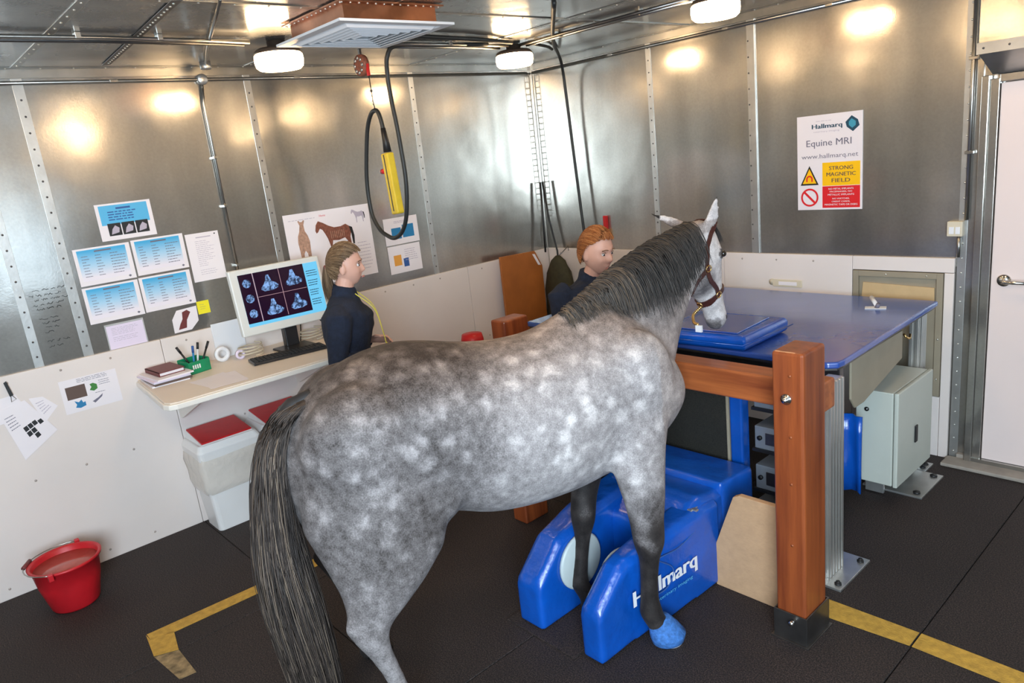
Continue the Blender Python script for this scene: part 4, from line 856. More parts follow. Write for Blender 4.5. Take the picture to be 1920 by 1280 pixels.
MB().loft([[V((x, -.95+.02*math.sin(x*60+z*3), z)) for x in (3.03,3.06,3.09,3.12,3.15,3.18,3.21)]+[V((x, -.965+.02*math.sin(x*60+z*3), z)) for x in (3.21,3.18,3.15,3.12,3.09,3.06,3.03)] for z in (.12,.3,.45,.56)]).build('vinyl_sheet', M['blue'], t)
# cushion
t = thing('blue_cushion', 'blue vinyl wedge cushion on the table under the horse chin', 'cushion', (2.7,-1.35,1.018))
MB().loft([[V((2.35-o_,-1.56-o_,z)),V((2.87+o_,-1.525-o_,z)),V((2.865+o_,-1.075+o_,z)),V((2.33-o_,-1.10+o_,z))] for z, o_ in ((1.0185,-.02),(1.035,0),(1.085,0),(1.10,-.015))], sm=False).build('cushion_body', M['blue'], t, bevel=.012, seg=3)
MB().box((2.42,-1.50,1.1005), (2.80,-1.15,1.1065), Matrix.Rotation(R(3),3,'Z')).build('clear_cover', M['table_blue'], t, bevel=.002)
MB().tube([(2.35,-1.58,1.06),(2.87,-1.545,1.06),(2.885,-1.07,1.06)], .004, 6).build('piping', M['blue'], t)
# tag and clip on the table
t = thing('tag_clip', 'small white tag with clip lying on the table far corner', 'tag', (3.04,-.42,1.018))
MB().box((3.0,-.46,1.0185), (3.11,-.40,1.0215), Matrix.Rotation(R(20),3,'Z')).build('tag', M['white_enamel'], t); MB().tube([(3.06,-.43,1.035),(2.99,-.33,1.055)], .012, 10).build('clip_barrel', M['white_enamel'], t); MB().cyl((3.06,-.43,1.02),(3.075,-.44,1.045),.012,n=10).build('clip_tip', M['ink'], t)

# wooden barrier
t = thing('wooden_barrier', 'redwood post and rail barrier in square metal foot', 'barrier', (3.42,-2.06,0))
MB().box((3.36,-2.157,.10), (3.488,-1.975,1.262)).build('post', M['post'], t, bevel=.012, seg=3)
MB().box((1.69,-1.972,.957), (3.47,-1.852,1.085)).build('rail', M['rail'], t, bevel=.010, seg=3)
MB().box((1.685,-2.157,.0), (1.80,-1.975,1.225)).build('post', M['post'], t, bevel=.012, seg=3)
q = MB().lathe((0,0,0), [(0,0),(.022,0),(.022,.006),(.014,.008),(.013,.020),(0,.024)], 14); q.v = [V((3.42+p.x, -2.157-p.z, 1.075+p.y)) for p in q.v]; q.build('coach_bolt', M['chrome'], t)
for z in (.45,.72,.92,1.17): MB().cyl((3.435,-2.157,z),(3.435,-2.160,z),.006,n=12).build_each('filled_hole', M['rail'], t)
m = MB()
x0,x1,y0,y1,th = 3.352,3.496,-2.167,-1.965,.006
m.box((x0,y0,0),(x1,y0+th,.135)).box((x0,y1-th,0),(x1,y1,.135)).box((x0,y0+th,0),(x0+th,y1-th,.135)).box((x1-th,y0+th,0),(x1,y1-th,.135)).box((x0-.01,y0-.01,0),(x1+.01,y1+.01,.006)); m.build('metal_shoe', M['dark_steel'], t, bevel=.0015)
MB().cyl((3.44,-2.167,.105),(3.44,-2.195,.105),.010,n=12).build('shoe_bolt', M['chrome'], t)
# mdf board
props(MB().prism([(2.965,-2.0,0.0),(2.97,-2.0,.22),(3.07,-2.0,.49),(3.10,-2.0,.505),(3.34,-2.0,.505),(3.345,-2.0,0)], (0,.03,0)).build('fibreboard_panel', M['mdf'], bevel=.003), 'tan fibreboard panel with cut corners leaning behind the post', 'board')
# grey cabinet
t = thing('electrical_cabinet', 'pale grey steel electrical cabinet with side lock under the table', 'cabinet', (3.22,-.55,0))
MB().box((3.105,-.80,.115), (3.300,-.31,.655)).build('cabinet_body', M['cabinet'], t, bevel=.006)
MB().box((3.305,-.803,.112), (3.328,-.307,.658)).build('cabinet_door', M['cabinet'], t, bevel=.006)
MB().box((3.12,-.78,.13), (3.307,-.33,.64)).build('gasket', M['black'], t)
MB().box((3.328,-.57,.30), (3.336,-.535,.40)).build('lock_plate', M['black'], t, bevel=.010, seg=3)
MB().cyl((3.165,-.80,.545),(3.165,-.806,.545),.012,n=20).build('cable_gland', M['black'], t); MB().cyl((3.165,-.806,.545),(3.165,-.808,.545),.006,n=16).build('gland_pin', M['steel'], t)
MB().box((3.12,-.70,.010), (3.22,-.68,.115)).box((3.12,-.42,.010), (3.22,-.40,.115)).box((3.08,-.64,0), (3.40,-.30,.012)).build_each('mounting_foot', M['strip'], t, bevel=.002)
m = MB()
for a, b in ((3.36,-.60),(3.36,-.34)): m.lathe((a,b,.012), [(0,0),(.02,0),(.02,.01),(0,.012)], 6)
m.build_each('anchor_bolt', M['black'], t)

# ------------------------------------------------------------------ scanner magnet
t = thing('scanner_magnet', 'blue vinyl covered C-shaped magnet around the horse front leg', 'magnet', (2.7,-2.3,0))
def arm(xl0, xr0, xl1, xr1, y0, y1, zt, zt1, nose, m):
    """lofted block from front y0 to back y1 with chamfered nose"""
    def ring(y, xl, xr, zt, e=.03): return [V((xl,y,.008)),V((xr,y,.008)),V((xr,y,zt-e)),V((xr-e,y,zt)),V((xl+e,y,zt)),V((xl,y,zt-e))]
    m.loft([ring(y0, xl0+.012, xr0-.012, nose), ring(y0+.015, xl0, xr0, nose+.03), ring(y0+.16, xl0, xr0, zt-.015), ring(y0+.21, xl0, xr0, zt), ring((y0+y1)/2, (xl0+xl1)/2, (xr0+xr1)/2, (zt+zt1)/2), ring(y1, xl1, xr1, zt1)], sm=True)
m = MB(); arm(2.415,2.575,2.36,2.56,-2.79,-2.02,.405,.46,.215,m); body = remesh(m, 'arm', .011, 3, mw(t).inverted())
def putmesh(me, name, material, parent, label=None):
    for mm in ([material] if not isinstance(material, list) else material): me.materials.append(mm)
    o = bpy.data.objects.new(name, me); COL.objects.link(o); o.parent = parent; MW[o.name] = mw(parent).copy(); return props(o, label)
putmesh(body, 'magnet_arm', M['blue'], t)
m = MB(); arm(2.812,2.93,2.80,2.975,-2.79,-1.965,.40,.44,.225,m); putmesh(remesh(m, 'arm', .011, 3, mw(t).inverted()), 'magnet_arm', M['blue'], t)
m = MB(); arm(2.40,2.94,2.37,2.965,-2.26,-1.66,.47,.45,.34,m); putmesh(remesh(m, 'arm', .012, 4, mw(t).inverted()), 'magnet_back', M['blue'], t)
m = MB().loft([[V((2.35,-1.92,z)),V((2.96,-1.92,z)),V((2.98,-1.66,z)),V((2.35,-1.66,z))] for z in (.01,.47,.49)], sm=False); putmesh(remesh(m, 'ledge', .014, 4, mw(t).inverted()), 'rear_ledge', M['blue'], t)
MB().lathe((2.576,-2.52,.24), [(0,0),(.135,0),(.135,.012),(.125,.018),(0,.018)], 36, 'X').build('pole_plate', M['magnet_pole'], t)
MB().lathe((2.811,-2.52,.24), [(0,0),(.135,0),(.135,-.012),(.125,-.018),(0,-.018)], 36, 'X').build('pole_plate', M['magnet_pole'], t)
side = lambda u, v, d=0: V((2.9335+.055*(u+.0)*.9+d, -2.79+u*.825, v))
sm_ = lambda u, v, d=0: V((2.938+.045*u+d, -2.79+u*.82, v))
MB().text('Hallmarq', sm_, .24,.165,.76,.262,.004,.25).build('lettering', M['white_enamel'], t, label='white lettering')
MB().text('veterinary imaging', sm_, .40,.135,.72,.155,.003).build('small_lettering', M['cyan'], t, kind='stuff')
MB().tube(spline([(2.96,-2.1,.36),(2.965,-2.28,.33),(2.96,-2.42,.34),(2.955,-2.52,.30),(2.96,-2.5,.20),(2.965,-2.38,.18),(2.965,-2.33,.25),(2.955,-2.42,.33)], 6), .003, 6).build('draw_cord', M['ink_blue'], t)
MB().box((2.91,-2.13,.425),(2.935,-2.06,.437)).box((2.925,-2.12,.43),(2.955,-2.10,.44)).build('cord_toggle', M['strip'], t, bevel=.003)
props(MB().box((2.37,-2.83,.0), (2.80,-2.0,.006)).build('foot_mat', M['floor'], bevel=.002), 'black rubber mat between the blue magnet arms', 'mat')
# corner things behind the horse
t = thing('plywood_board', 'orange-brown plywood board with clipped corner leaning near room corner', 'board', (.12,-.45,0))
MB().prism([(.11,-.70,.0),(.11,-.70,1.275),(.11,-.30,1.262),(.11,-.225,1.12),(.11,-.225,.0)], (.022,0,0)).build('board_panel', M['ply'], t, bevel=.002)
MB().prism([(.1325,-.335,1.24),(.1325,-.305,1.235),(.1325,-.245,1.13),(.1325,-.275,1.135)], (.002,0,0)).build('paper_strip', M['paper'], t)
t = thing('waxed_coat', 'crumpled dark olive coat hanging in the corner behind ginger-haired woman', 'coat', (.2,-.12,.3))
rg = []
for i, (z, w_, d_) in enumerate(((1.20,.02,.02),(1.16,.07,.05),(1.05,.12,.08),(.9,.15,.09),(.7,.16,.10),(.45,.17,.10),(.35,.16,.09))): rg.append([V((.27+w_*math.cos(a)*(1+.15*math.sin(5*a+i)), -.16+d_*math.sin(a)*(1+.15*math.sin(4*a+2*i)), z)) for a in [2*PI*k_/28 for k_ in range(28)]])
MB().loft(rg).build('coat_cloth', M['olive'], t)
MB().tube([(.27,-.16,1.19),(.27,-.02,1.26),(.27,-.02,1.22)], .004, 6).build('hook', M['dark_steel'], t)
props(MB().lathe((.52,-1.40,0), [(0,0),(.12,0),(.10,.3),(.085,.79),(.075,.83),(0,.835)], 28).build('red_bin', M['red']), 'red container whose top shows left of the wooden chest', 'container')
t = thing('red_marker_clip', 'red and orange handle hanging on the wall above the ginger-haired woman', 'handle', (.72,-.01,1.37))
MB().box((.703,-.03,1.41), (.738,-.002,1.52)).build('red_handle', M['red'], t, bevel=.004); MB().box((.700,-.034,1.355), (.745,-.002,1.408)).build('orange_base', M['orange_print'], t, bevel=.004)
# ------------------------------------------------------------------ the horse
HO = V((2.70,-2.55,0)); HF = V((.358,.934,0)); HR = V((.934,-.358,0)); UP = V((0,0,1))
def hw(s, r, z): return HO + HF*s + HR*r + UP*z
horse = thing('horse', 'dapple grey horse with dark mane standing with its chin on the blue cushion', 'horse', tuple(HO))
hb = MB()
# torso: s, ztop, zbot, half width, centre shift
TR = [(-1.225,1.12,.98,.07),(-1.20,1.22,.86,.15),(-1.13,1.315,.78,.215),(-1.03,1.385,.76,.262),(-.90,1.44,.78,.292),(-.75,1.462,.80,.305),(-.62,1.445,.76,.312),(-.48,1.412,.715,.322),(-.33,1.392,.70,.325),(-.18,1.400,.70,.312),(-.06,1.45,.705,.285),(.03,1.485,.72,.268),(.13,1.47,.74,.255),(.24,1.40,.78,.235),(.34,1.31,.84,.205),(.42,1.20,.92,.155),(.46,1.10,1.0,.08)]
rg = []
for s_, zt, zb, hw_ in TR:
    n = 28; ring = []; narrow = max(0, 1-abs(s_-.03)/.22)
    zc = zb+(zt-zb)*.50
    for k_ in range(n):
        a = 2*PI*k_/n; ca, sa = math.cos(a), math.sin(a); x = math.copysign(abs(ca)**.92, ca)*hw_; zz = zc+(zt-zc)*sa if sa > 0 else zc+(zc-zb)*sa
        if sa > 0: x *= 1-.62*narrow*sa**2.2 - .06*sa**3
        ring.append(hw(s_, x, zz))
    rg.append(ring)
fine = []
for k_ in range(28): fine.append(spline([r_[k_] for r_ in rg], 4))
hb.loft([[fine[k_][j] for k_ in range(28)] for j in range(len(fine[0]))])
# neck: crest point, underside point, half width
NK = [((2.70,-2.62,1.46),(2.80,-2.30,.88),.165),((2.69,-2.48,1.50),(2.795,-2.16,.96),.162),((2.682,-2.35,1.55),(2.775,-2.05,1.06),.142),((2.678,-2.22,1.595),(2.752,-1.96,1.16),.120),((2.675,-2.08,1.63),(2.735,-1.88,1.25),.104),((2.68,-1.95,1.655),(2.73,-1.81,1.33),.094),((2.695,-1.83,1.68),(2.73,-1.74,1.42),.084),((2.71,-1.745,1.695),(2.73,-1.69,1.51),.070)]
rg = []
for a_, b_, hw_ in NK:
    a_ = V(a_); b_ = V(b_); c = (a_+b_)/2; dn_ = (a_-b_)/2; sd = dn_.cross(V((0,1,0))).normalized(); sd = V((1,0,0)) if abs(sd.x) < .3 else sd*(1 if sd.x > 0 else -1)
    rg.append([c+sd*(hw_*math.copysign(abs(math.cos(a))**.9, math.cos(a))*(1-.45*max(0,math.sin(a))**2.5))+dn_*math.sin(a) for a in [2*PI*k_/32 for k_ in range(32)]])
hb.loft(rg)
# head
FD = V((.16,.987,0)).normalized(); AX = V((-.023,.19,-.526)).normalized(); SD = V((FD.y,-FD.x,0)); FP = (FD-AX*FD.dot(AX)).normalized()
HL = .575; HT = V((2.73,-1.69,1.675))
def headp(t_, f, s_): return HT + AX*(HL*t_) + FP*f + SD*s_
# t, front line f, back f, half width
HD = [(-.035,.03,-.04,.035),(.0,.055,-.075,.062),(.08,.080,-.125,.080),(.18,.092,-.17,.090),(.28,.096,-.205,.095),(.38,.090,-.215,.088),(.48,.082,-.190,.076),(.58,.070,-.112,.060),(.68,.062,-.082,.052),(.78,.056,-.068,.049),(.88,.053,-.066,.052),(.95,.044,-.060,.050),(1.0,.028,-.045,.040),(1.02,.008,-.025,.022)]
def headring(t_, n=24, sc=1.0):
    for i in range(len(HD)-1):
        if HD[i][0] <= t_ <= HD[i+1][0]: k_ = (t_-HD[i][0])/(HD[i+1][0]-HD[i][0]); f0, f1, w_ = [HD[i][j]*(1-k_)+HD[i+1][j]*k_ for j in (1,2,3)]; break
    c = (f0+f1)/2; d_ = (f0-f1)/2
    return [headp(t_, c+d_*sc*math.sin(a), w_*sc*math.copysign(abs(math.cos(a))**.8, math.cos(a))) for a in [2*PI*k/n for k in range(n)]]
hb.loft([headring(a[0]) for a in HD])
for sg in (-1,1):
    q = MB().sphere((0,0,0), (.020,.030,.024), 12, 8); hb.add([headp(.30,.045,sg*.078)+SD*v.x+AX*v.y+FP*v.z for v in q.v], q.f, True)   # brow
    q = MB().sphere((0,0,0), (.017,.022,.020), 12, 8); hb.add([headp(.92,.022,sg*.040)+SD*v.x+AX*v.y+FP*v.z for v in q.v], q.f, True)   # nostril
    q = MB().sphere((0,0,0), (.022,.080,.075), 14, 10); hb.add([headp(.36,-.095,sg*.068)+SD*v.x+AX*v.y+FP*v.z for v in q.v], q.f, True)  # jowl
# ears
def ear(base, tip, face, wd):
    d_ = tip-base; sdv = d_.cross(face).normalized(); rg = []
    for k_, (w_, th) in enumerate(((.6,.55),(1.0,.5),(.98,.42),(.8,.35),(.5,.3),(.12,.2))):
        c = base+d_*(k_/5)-face*.004*k_; rg.append([c+sdv*(wd*w_*math.cos(a))+face*(wd*th*math.sin(a)-(.35*wd*w_*math.cos(a)**2)) for a in [2*PI*j/16 for j in range(16)]])
    hb.loft(rg)
EB_R = headp(.02,.02,.055); EB_L = headp(.0,.0,-.055)
ET_R = EB_R+V((.06,-.01,.155)); ET_L = EB_L+V((-.155,-.09,.075))
ear(EB_R-UP*.02, ET_R, V((-.75,.6,0)).normalized(), .038); ear(EB_L-UP*.01, ET_L, V((.62,-.78,.1)).normalized(), .034)
lerp0 = lambda z: min(1, max(0, (.95-z)/.2))
# legs: list of (s, r, z, half fore-aft, half side)
def legl(pts, n=18, fat=1.0):
    pts = [(a,b,c,d*(1+(fat-1)*lerp0(c)),e*(1+(fat-1)*lerp0(c))) for a,b,c,d,e in pts]
    rg = []; cs = [hw(a[0],a[1],a[2]) for a in pts]
    for i, (s_, r_, z_, a_, b_) in enumerate(pts):
        t_ = (cs[min(i+1,len(cs)-1)]-cs[max(i-1,0)]).normalized(); fx = (HF-t_*HF.dot(t_)).normalized(); sx = t_.cross(fx).normalized()
        rg.append([cs[i]+fx*(a_*math.cos(a))+sx*(b_*math.sin(a)) for a in [2*PI*k_/n for k_ in range(n)]])
    hb.loft(rg)
# right fore leg (nearest, hoof outside the magnet, tilted outward)
RF = [(.22,.12,1.12,.13,.09),(.18,.165,.98,.135,.095),(.15,.195,.88,.110,.080),(.14,.222,.78,.082,.064),(.14,.245,.66,.063,.052),(.135,.258,.57,.052,.046),(.135,.262,.52,.050,.048),(.135,.264,.47,.047,.045),(.130,.266,.41,.033,.029),(.12,.268,.30,.029,.026),(.115,.270,.21,.031,.028),(.115,.272,.165,.038,.034),(.13,.274,.12,.032,.031),(.155,.276,.08,.036,.036)]
legl(RF, fat=1.42)
LF = [(.20,-.12,1.10,.12,.08),(.15,-.15,.98,.12,.085),(.12,-.15,.88,.10,.07),(.09,-.145,.78,.075,.056),(.06,-.13,.66,.058,.047),(.03,-.115,.56,.047,.041),(.015,-.105,.49,.046,.044),(.01,-.105,.44,.043,.041),(.0,-.10,.38,.031,.027),(-.02,-.09,.28,.027,.024),(-.04,-.085,.19,.030,.027),(-.045,-.085,.155,.036,.032),(-.03,-.085,.11,.030,.029),(.0,-.085,.07,.038,.038),(.015,-.085,.012,.050,.048)]
legl(LF, fat=1.34)
RH = [(-.86,.12,1.22,.20,.12),(-.91,.155,1.08,.260,.140),(-.925,.18,.98,.268,.135),(-.935,.205,.88,.262,.118),(-.945,.235,.78,.220,.100),(-.975,.262,.70,.168,.084),(-1.00,.285,.62,.115,.064),(-1.03,.30,.55,.076,.052),(-1.04,.31,.49,.060,.046),(-1.02,.315,.43,.042,.036),(-.99,.315,.33,.034,.031),(-.965,.315,.22,.034,.030),(-.96,.315,.165,.040,.036),(-.945,.315,.115,.033,.032),(-.92,.315,.07,.042,.042),(-.905,.315,.012,.054,.052)]
legl(RH, fat=1.08)
LH = [(a, -b+.03, c, d, e) for a, b, c, d, e in RH]; LH = [(a-(.10*(1-c) if c < 1 else 0), b, c, d, e) for a, b, c, d, e in LH]
legl(LH, fat=1.08)
for r_, off in ((.305,-.02),(-.275,-.07)):   # point of hock
    q = MB().sphere((0,0,0), (.045,.03,.055), 12, 8); hb.add([hw(-1.065+off,r_,.545)+HF*v.x+HR*v.y+UP*v.z for v in q.v], q.f, True)
# shoulder, haunch and flank muscle swellings
for c, rr in (((.19,.16,1.14),(.17,.10,.23)),((.19,-.16,1.14),(.17,.10,.23)),((-.93,.17,1.14),(.24,.15,.25)),((-.93,-.17,1.14),(.24,.15,.25)),((-.70,.20,.93),(.10,.09,.13)),((-.70,-.20,.93),(.10,.09,.13)),((.36,.08,1.05),(.10,.09,.13)),((.36,-.08,1.05),(.10,.09,.13)),((.10,.18,.98),(.12,.08,.14)),((-1.09,0,1.315),(.06,.045,.032))):
    q = MB().sphere((0,0,0), rr, 18, 12); hb.add([hw(*c)+HF*v.x+HR*v.y+UP*v.z for v in q.v], q.f, True)
hm = remesh(hb, 'body', .0115, 26, mw(horse).inverted(), .5)
# coat pattern as a colour attribute: tone, dapple strength, brown tint
ca = hm.color_attributes.new('coat', 'FLOAT_COLOR', 'POINT')
def lerp(x, a, b, lo, hi): k_ = min(1, max(0, (x-a)/(b-a))); return lo+(hi-lo)*k_
HC = (HT+AX*HL*.45)
for i, v in enumerate(hm.vertices):
    p = v.co + HO; d_ = p-HO; s_ = d_.dot(HF); r_ = d_.dot(HR); z_ = p.z
    inhead = (p-HT).dot(AX) > .02 and p.y > -1.86 and z_ > 1.08 and (p-HC).length < .38
    n1 = noise.noise(p*5); n2 = noise.noise(p*13+V((5,0,0)))
    # trunk: dark rump, pale barrel, brownish topline
    tone = lerp(s_, -.70, -.38, .33, .60); tone += lerp(s_, .0, .3, 0, -.03)
    tone += lerp(z_, 1.0, .75, 0, .06) if -.7 < s_ < .1 else 0
    tone -= lerp(z_, 1.28, 1.42, 0, .14)
    if s_ < -.55: tone += lerp(z_, 1.0, .8, 0, -.04) + lerp(abs(s_+.9), 0, .3, .05, 0)
    tone -= .16*max(0, 1-abs(s_+.53)/.10)*lerp(z_, .95, 1.1, 0, 1)*.4
    dap = lerp(s_, .2, .4, 1, .4); brown = lerp(z_, 1.25, 1.42, .1, .7)
    if s_ > .25 and not inhead: tone = .60+n2*.1; dap = .4; brown = .35
    tone += n1*.07-.03
    # legs darken to black from the knee and hock
    if z_ < .86:
        fore = s_ > -.35; hi = .80 if fore else .72; lo = .50 if fore else .46
        if fore and r_ < .02: hi, lo = .86, .62
        if fore or z_ < .76 or r_ < 0:
            k_ = lerp(z_ + n2*.10, hi, lo, 0, 1)
            if fore or r_ < 0: tone = tone*(1-k_)+(.05 + max(0,n2)*.25)*k_; dap *= 1-k_
        if not fore and r_ > .1 and z_ < .95: tone = lerp(z_, .82, .45, tone, .46); dap = lerp(z_, .95, .6, 1, .35)
    if not (s_ > -.35) and r_ < 0 and z_ < .85: tone = lerp(z_, .85, .65, tone, .10); dap = 0
    if inhead:
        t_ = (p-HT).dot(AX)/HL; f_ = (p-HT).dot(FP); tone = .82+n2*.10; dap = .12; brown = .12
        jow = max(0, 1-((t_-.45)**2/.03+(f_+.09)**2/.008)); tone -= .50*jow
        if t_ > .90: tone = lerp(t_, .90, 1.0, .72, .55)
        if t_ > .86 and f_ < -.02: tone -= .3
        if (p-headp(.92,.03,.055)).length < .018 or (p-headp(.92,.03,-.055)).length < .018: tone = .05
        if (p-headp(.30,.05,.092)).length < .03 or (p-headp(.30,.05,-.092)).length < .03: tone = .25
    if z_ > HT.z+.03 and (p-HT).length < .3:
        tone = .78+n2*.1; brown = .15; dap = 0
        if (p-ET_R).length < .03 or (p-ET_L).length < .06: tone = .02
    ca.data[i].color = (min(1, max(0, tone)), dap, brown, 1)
body = putmesh(hm, 'body', M['coat'], horse)
dg = bpy.context.evaluated_depsgraph_get(); dg.update()
hbm = bmesh.new(); hbm.from_mesh(hm); hbm.transform(Matrix.Translation(HO)); HT_BVH = BVHTree.FromBMesh(hbm)
# eyes
for sg in (-1,1): MB().sphere(headp(.30,.048,sg*.086), .0155, 14, 10).build('eye', M['eye_d'], horse)
# hooves
def hoof(s_, r_, nm='hoof'):
    m = MB(); rg = []
    for z_, a_ in ((.0,.062),(.02,.060),(.06,.050),(.075,.044)): rg.append([hw(s_+.02*(1-z_/.075)+a_*math.cos(a), r_+a_*.92*math.sin(a), z_+.001) for a in [2*PI*k_/20 for k_ in range(20)]])
    return m.loft(rg).build(nm, M['black_gloss'], horse)
hoof(-.90,.315); hoof(-.99,-.285); hoof(.005,-.085)
# blue boot on the near fore hoof
bt = thing('hoof_boot', 'blue fabric boot on the horse right fore hoof beside the magnet', 'boot', tuple(hw(.19,.275,0)))
m = MB(); rg = []
for z_, a_, b_ in ((.001,.046,.0),(.012,.062,.0),(.045,.069,.0),(.082,.058,-.012),(.110,.044,-.020),(.125,.034,-.022)): rg.append([hw(.180+b_+a_*1.15*math.cos(a), .290+b_*.6+a_*math.sin(a), z_) for a in [2*PI*k_/28 for k_ in range(28)]])
m.loft(rg).build('boot_shell', M['blue_fuzzy'], bt); MB().lathe(tuple(hw(.19,.29,.0)), [(0,0),(.052,0),(.056,.010),(.050,.014),(0,.014)], 28).build('sole', M['paper'], bt)

# --- hair
def hairfall(root, d0, d1, L, n, off, side=None):
    p = V(root); P = [p.copy()]
    for i in range(n):
        k_ = i/n; dr = (d0*(1-k_)**2+d1*(1-(1-k_)**2)); dr.normalize(); p = p+dr*(L/n)
        loc, nor, _, dist = HT_BVH.find_nearest(p)
        if loc is not None:
            sd = (p-loc).dot(nor)
            if sd < off: p = loc+nor*off
        P.append(p.copy())
    return P
random.seed(3)
crest = spline([V((2.70,-2.62,1.47)), V((2.69,-2.48,1.50)), V((2.682,-2.35,1.55)), V((2.678,-2.22,1.595)), V((2.675,-2.08,1.63)), V((2.68,-1.95,1.655)), V((2.695,-1.83,1.68)), V((2.715,-1.74,1.70))], 10)
# put the crest curve on the surface
cv = []; tn = []
NC = len(crest)-1
for i in range(2300):
    u = (random.random()**.9)*.97; x = u*NC; k_ = int(min(x, NC-1)); c = crest[k_].lerp(crest[k_+1], x-k_); t_ = (crest[k_+1]-crest[k_]).normalized(); sd = t_.cross(UP).normalized()
    jit = random.uniform(-.010,.016); root = c+sd*jit+UP*.0
    hit, nor, _, _ = HT_BVH.ray_cast(root+UP*.15, -UP)
    if hit is None: continue
    root = hit+nor*.003
    if u < .2: L = lerp(u, 0, .2, .10, .17)*random.uniform(.6,1.15)
    else: L = lerp(u, .2, .5, .20, .37)*random.uniform(.62,1.10)
    if u > .62: L *= lerp(u, .62, 1, 1, .62)
    toR = sd if sd.dot(HR) > 0 else -sd; back = -t_*random.uniform(-.05,.22)
    d0 = (toR*1.0+UP*random.uniform(.1,.5)+back); d1 = (-UP*1.0+toR*.30+back*.55+t_*random.uniform(-.10,.10))
    cv.append(hairfall(root, d0, d1, L, 11, random.uniform(.004,.018)))
    cl = .5+.5*noise.noise(V((u*26,0,0))); tone = .10+.45*random.random()*cl + (.35 if u < .36 and random.random() < .55 else 0); tn.append(min(1, tone))
strands('mane', cv, .0022, M['mane'], horse, tn)
# forelock
cv = []; tn = []
for i in range(160):
    root = headp(.07,.085,random.uniform(-.03,.04)); cv.append(hairfall(root, AX+FP*.4, AX+FP*.1+SD*random.uniform(-.05,.15), random.uniform(.07,.12), 9, random.uniform(.003,.010))); tn.append(random.uniform(.1,.55))
strands('forelock', cv, .0020, M['mane'], horse, tn)
# tail: dock core plus strands
cv = []; tn = []
core = [hw(-1.07,.02,1.335), hw(-1.155,.02,1.30), hw(-1.225,.02,1.20), hw(-1.26,.015,1.05), hw(-1.285,.02,.85), hw(-1.285,.06,.66), hw(-1.26,.12,.38), hw(-1.24,.15,.12)]
MB().tube(spline(core[:5], 5), [.028]*4+[.034]*6+[.034]*6+[.02]*5, 12).build('tail_dock', M['mane'], horse)
CS = spline(core, 6); nC = len(CS)
wid = lambda u: lerp(u, 0, .3, .040, .100) if u < .3 else lerp(u, .3, .75, .100, .185) if u < .75 else lerp(u, .75, 1, .185, .150)
for i in range(5200):
    st = random.random()**1.6*.45; en = min(1, st+random.uniform(.5,.75)) if random.random() < .35 else random.uniform(.82,1.0)
    a = random.uniform(0, 2*PI); rr = random.uniform(.35,1)**.5; P = []; ph = random.random()*6; am = random.uniform(.003,.020); dr = random.uniform(-.7,.7)
    for j in range(15):
        u = st+(en-st)*j/14; x = u*(nC-1); k_ = int(min(x, nC-2)); c = CS[k_].lerp(CS[k_+1], x-k_); w_ = wid(u)*(rr if j > 2 else rr*(.4+.3*j/2 if False else (.55+.15*j*1.5)))
        q_ = c+HR*(math.cos(a+dr*u)*w_)+HF*(math.sin(a+dr*u)*w_*.55)+HR*(am*math.sin(u*7+ph))+HF*(am*.7*math.sin(u*8+ph*2)); P.append(q_)
    cl = .5+.5*noise.noise(V((math.cos(a)*3, math.sin(a)*3, i*.0)));
    cv.append(P); tn.append(min(1, max(0, .08+random.random()*.5*cl+(.42 if math.cos(a) > -.2 and random.random() < .5 and st > .1 else 0))))
strands('tail', cv, .0024, M['tail'], horse, tn)

# halter (sits on the head)
ht = thing('halter', 'brown leather halter with chain worn on the horse head', 'halter', tuple(headp(.5,-.1,0)))
def onhead(t_, a_deg, off=.006):
    """point on head surface at t, angle (0 = right side, 90 = front, -90 = jaw)"""
    for i in range(len(HD)-1):
        if HD[i][0] <= t_ <= HD[i+1][0]: k_ = (t_-HD[i][0])/(HD[i+1][0]-HD[i][0]); f0, f1, w_ = [HD[i][j]*(1-k_)+HD[i+1][j]*k_ for j in (1,2,3)]; break
    a = R(a_deg); c = (f0+f1)/2; d_ = (f0-f1)/2; p = headp(t_, c+(d_+.03)*math.sin(a), (w_+.03)*math.cos(a)); loc, nor, _, _ = HT_BVH.find_nearest(p); return loc+nor*off, nor
def strap(name, pts, wd=.011, th=.003):
    P = []; 
    for (t0, a0), (t1, a1) in zip(pts[:-1], pts[1:]):
        for k_ in range(8): u = k_/8; P.append(onhead(t0+(t1-t0)*u, a0+(a1-a0)*u))
    P.append(onhead(*pts[-1])); rg = []
    for i, (p, nr) in enumerate(P):
        t_ = (P[min(i+1,len(P)-1)][0]-P[max(i-1,0)][0]).normalized(); b = t_.cross(nr).normalized(); rg.append([p+b*wd-nr*th, p+b*wd+nr*th, p-b*wd+nr*th, p-b*wd-nr*th])
    return MB().loft(rg, sm=False).build(name, M['leather'], ht)
strap('noseband', [(.70,-90),(.68,-45),(.655,0),(.65,45),(.65,90),(.65,135),(.655,180),(.68,225),(.70,270)])
strap('cheek_strap', [(.655,0),(.5,-2),(.30,-8),(.14,-5),(.03,20)]); strap('cheek_strap', [(.655,180),(.5,182),(.30,188),(.14,185),(.03,160)])
strap('throat_strap', [(.33,-6),(.40,-40),(.48,-80),(.48,-90),(.48,-100),(.40,-140),(.33,-174)])
strap('crown_strap', [(.03,20),(-.02,60),(-.02,120),(.03,160)])
strap('chin_strap', [(.655,0),(.70,-40),(.72,-85)])
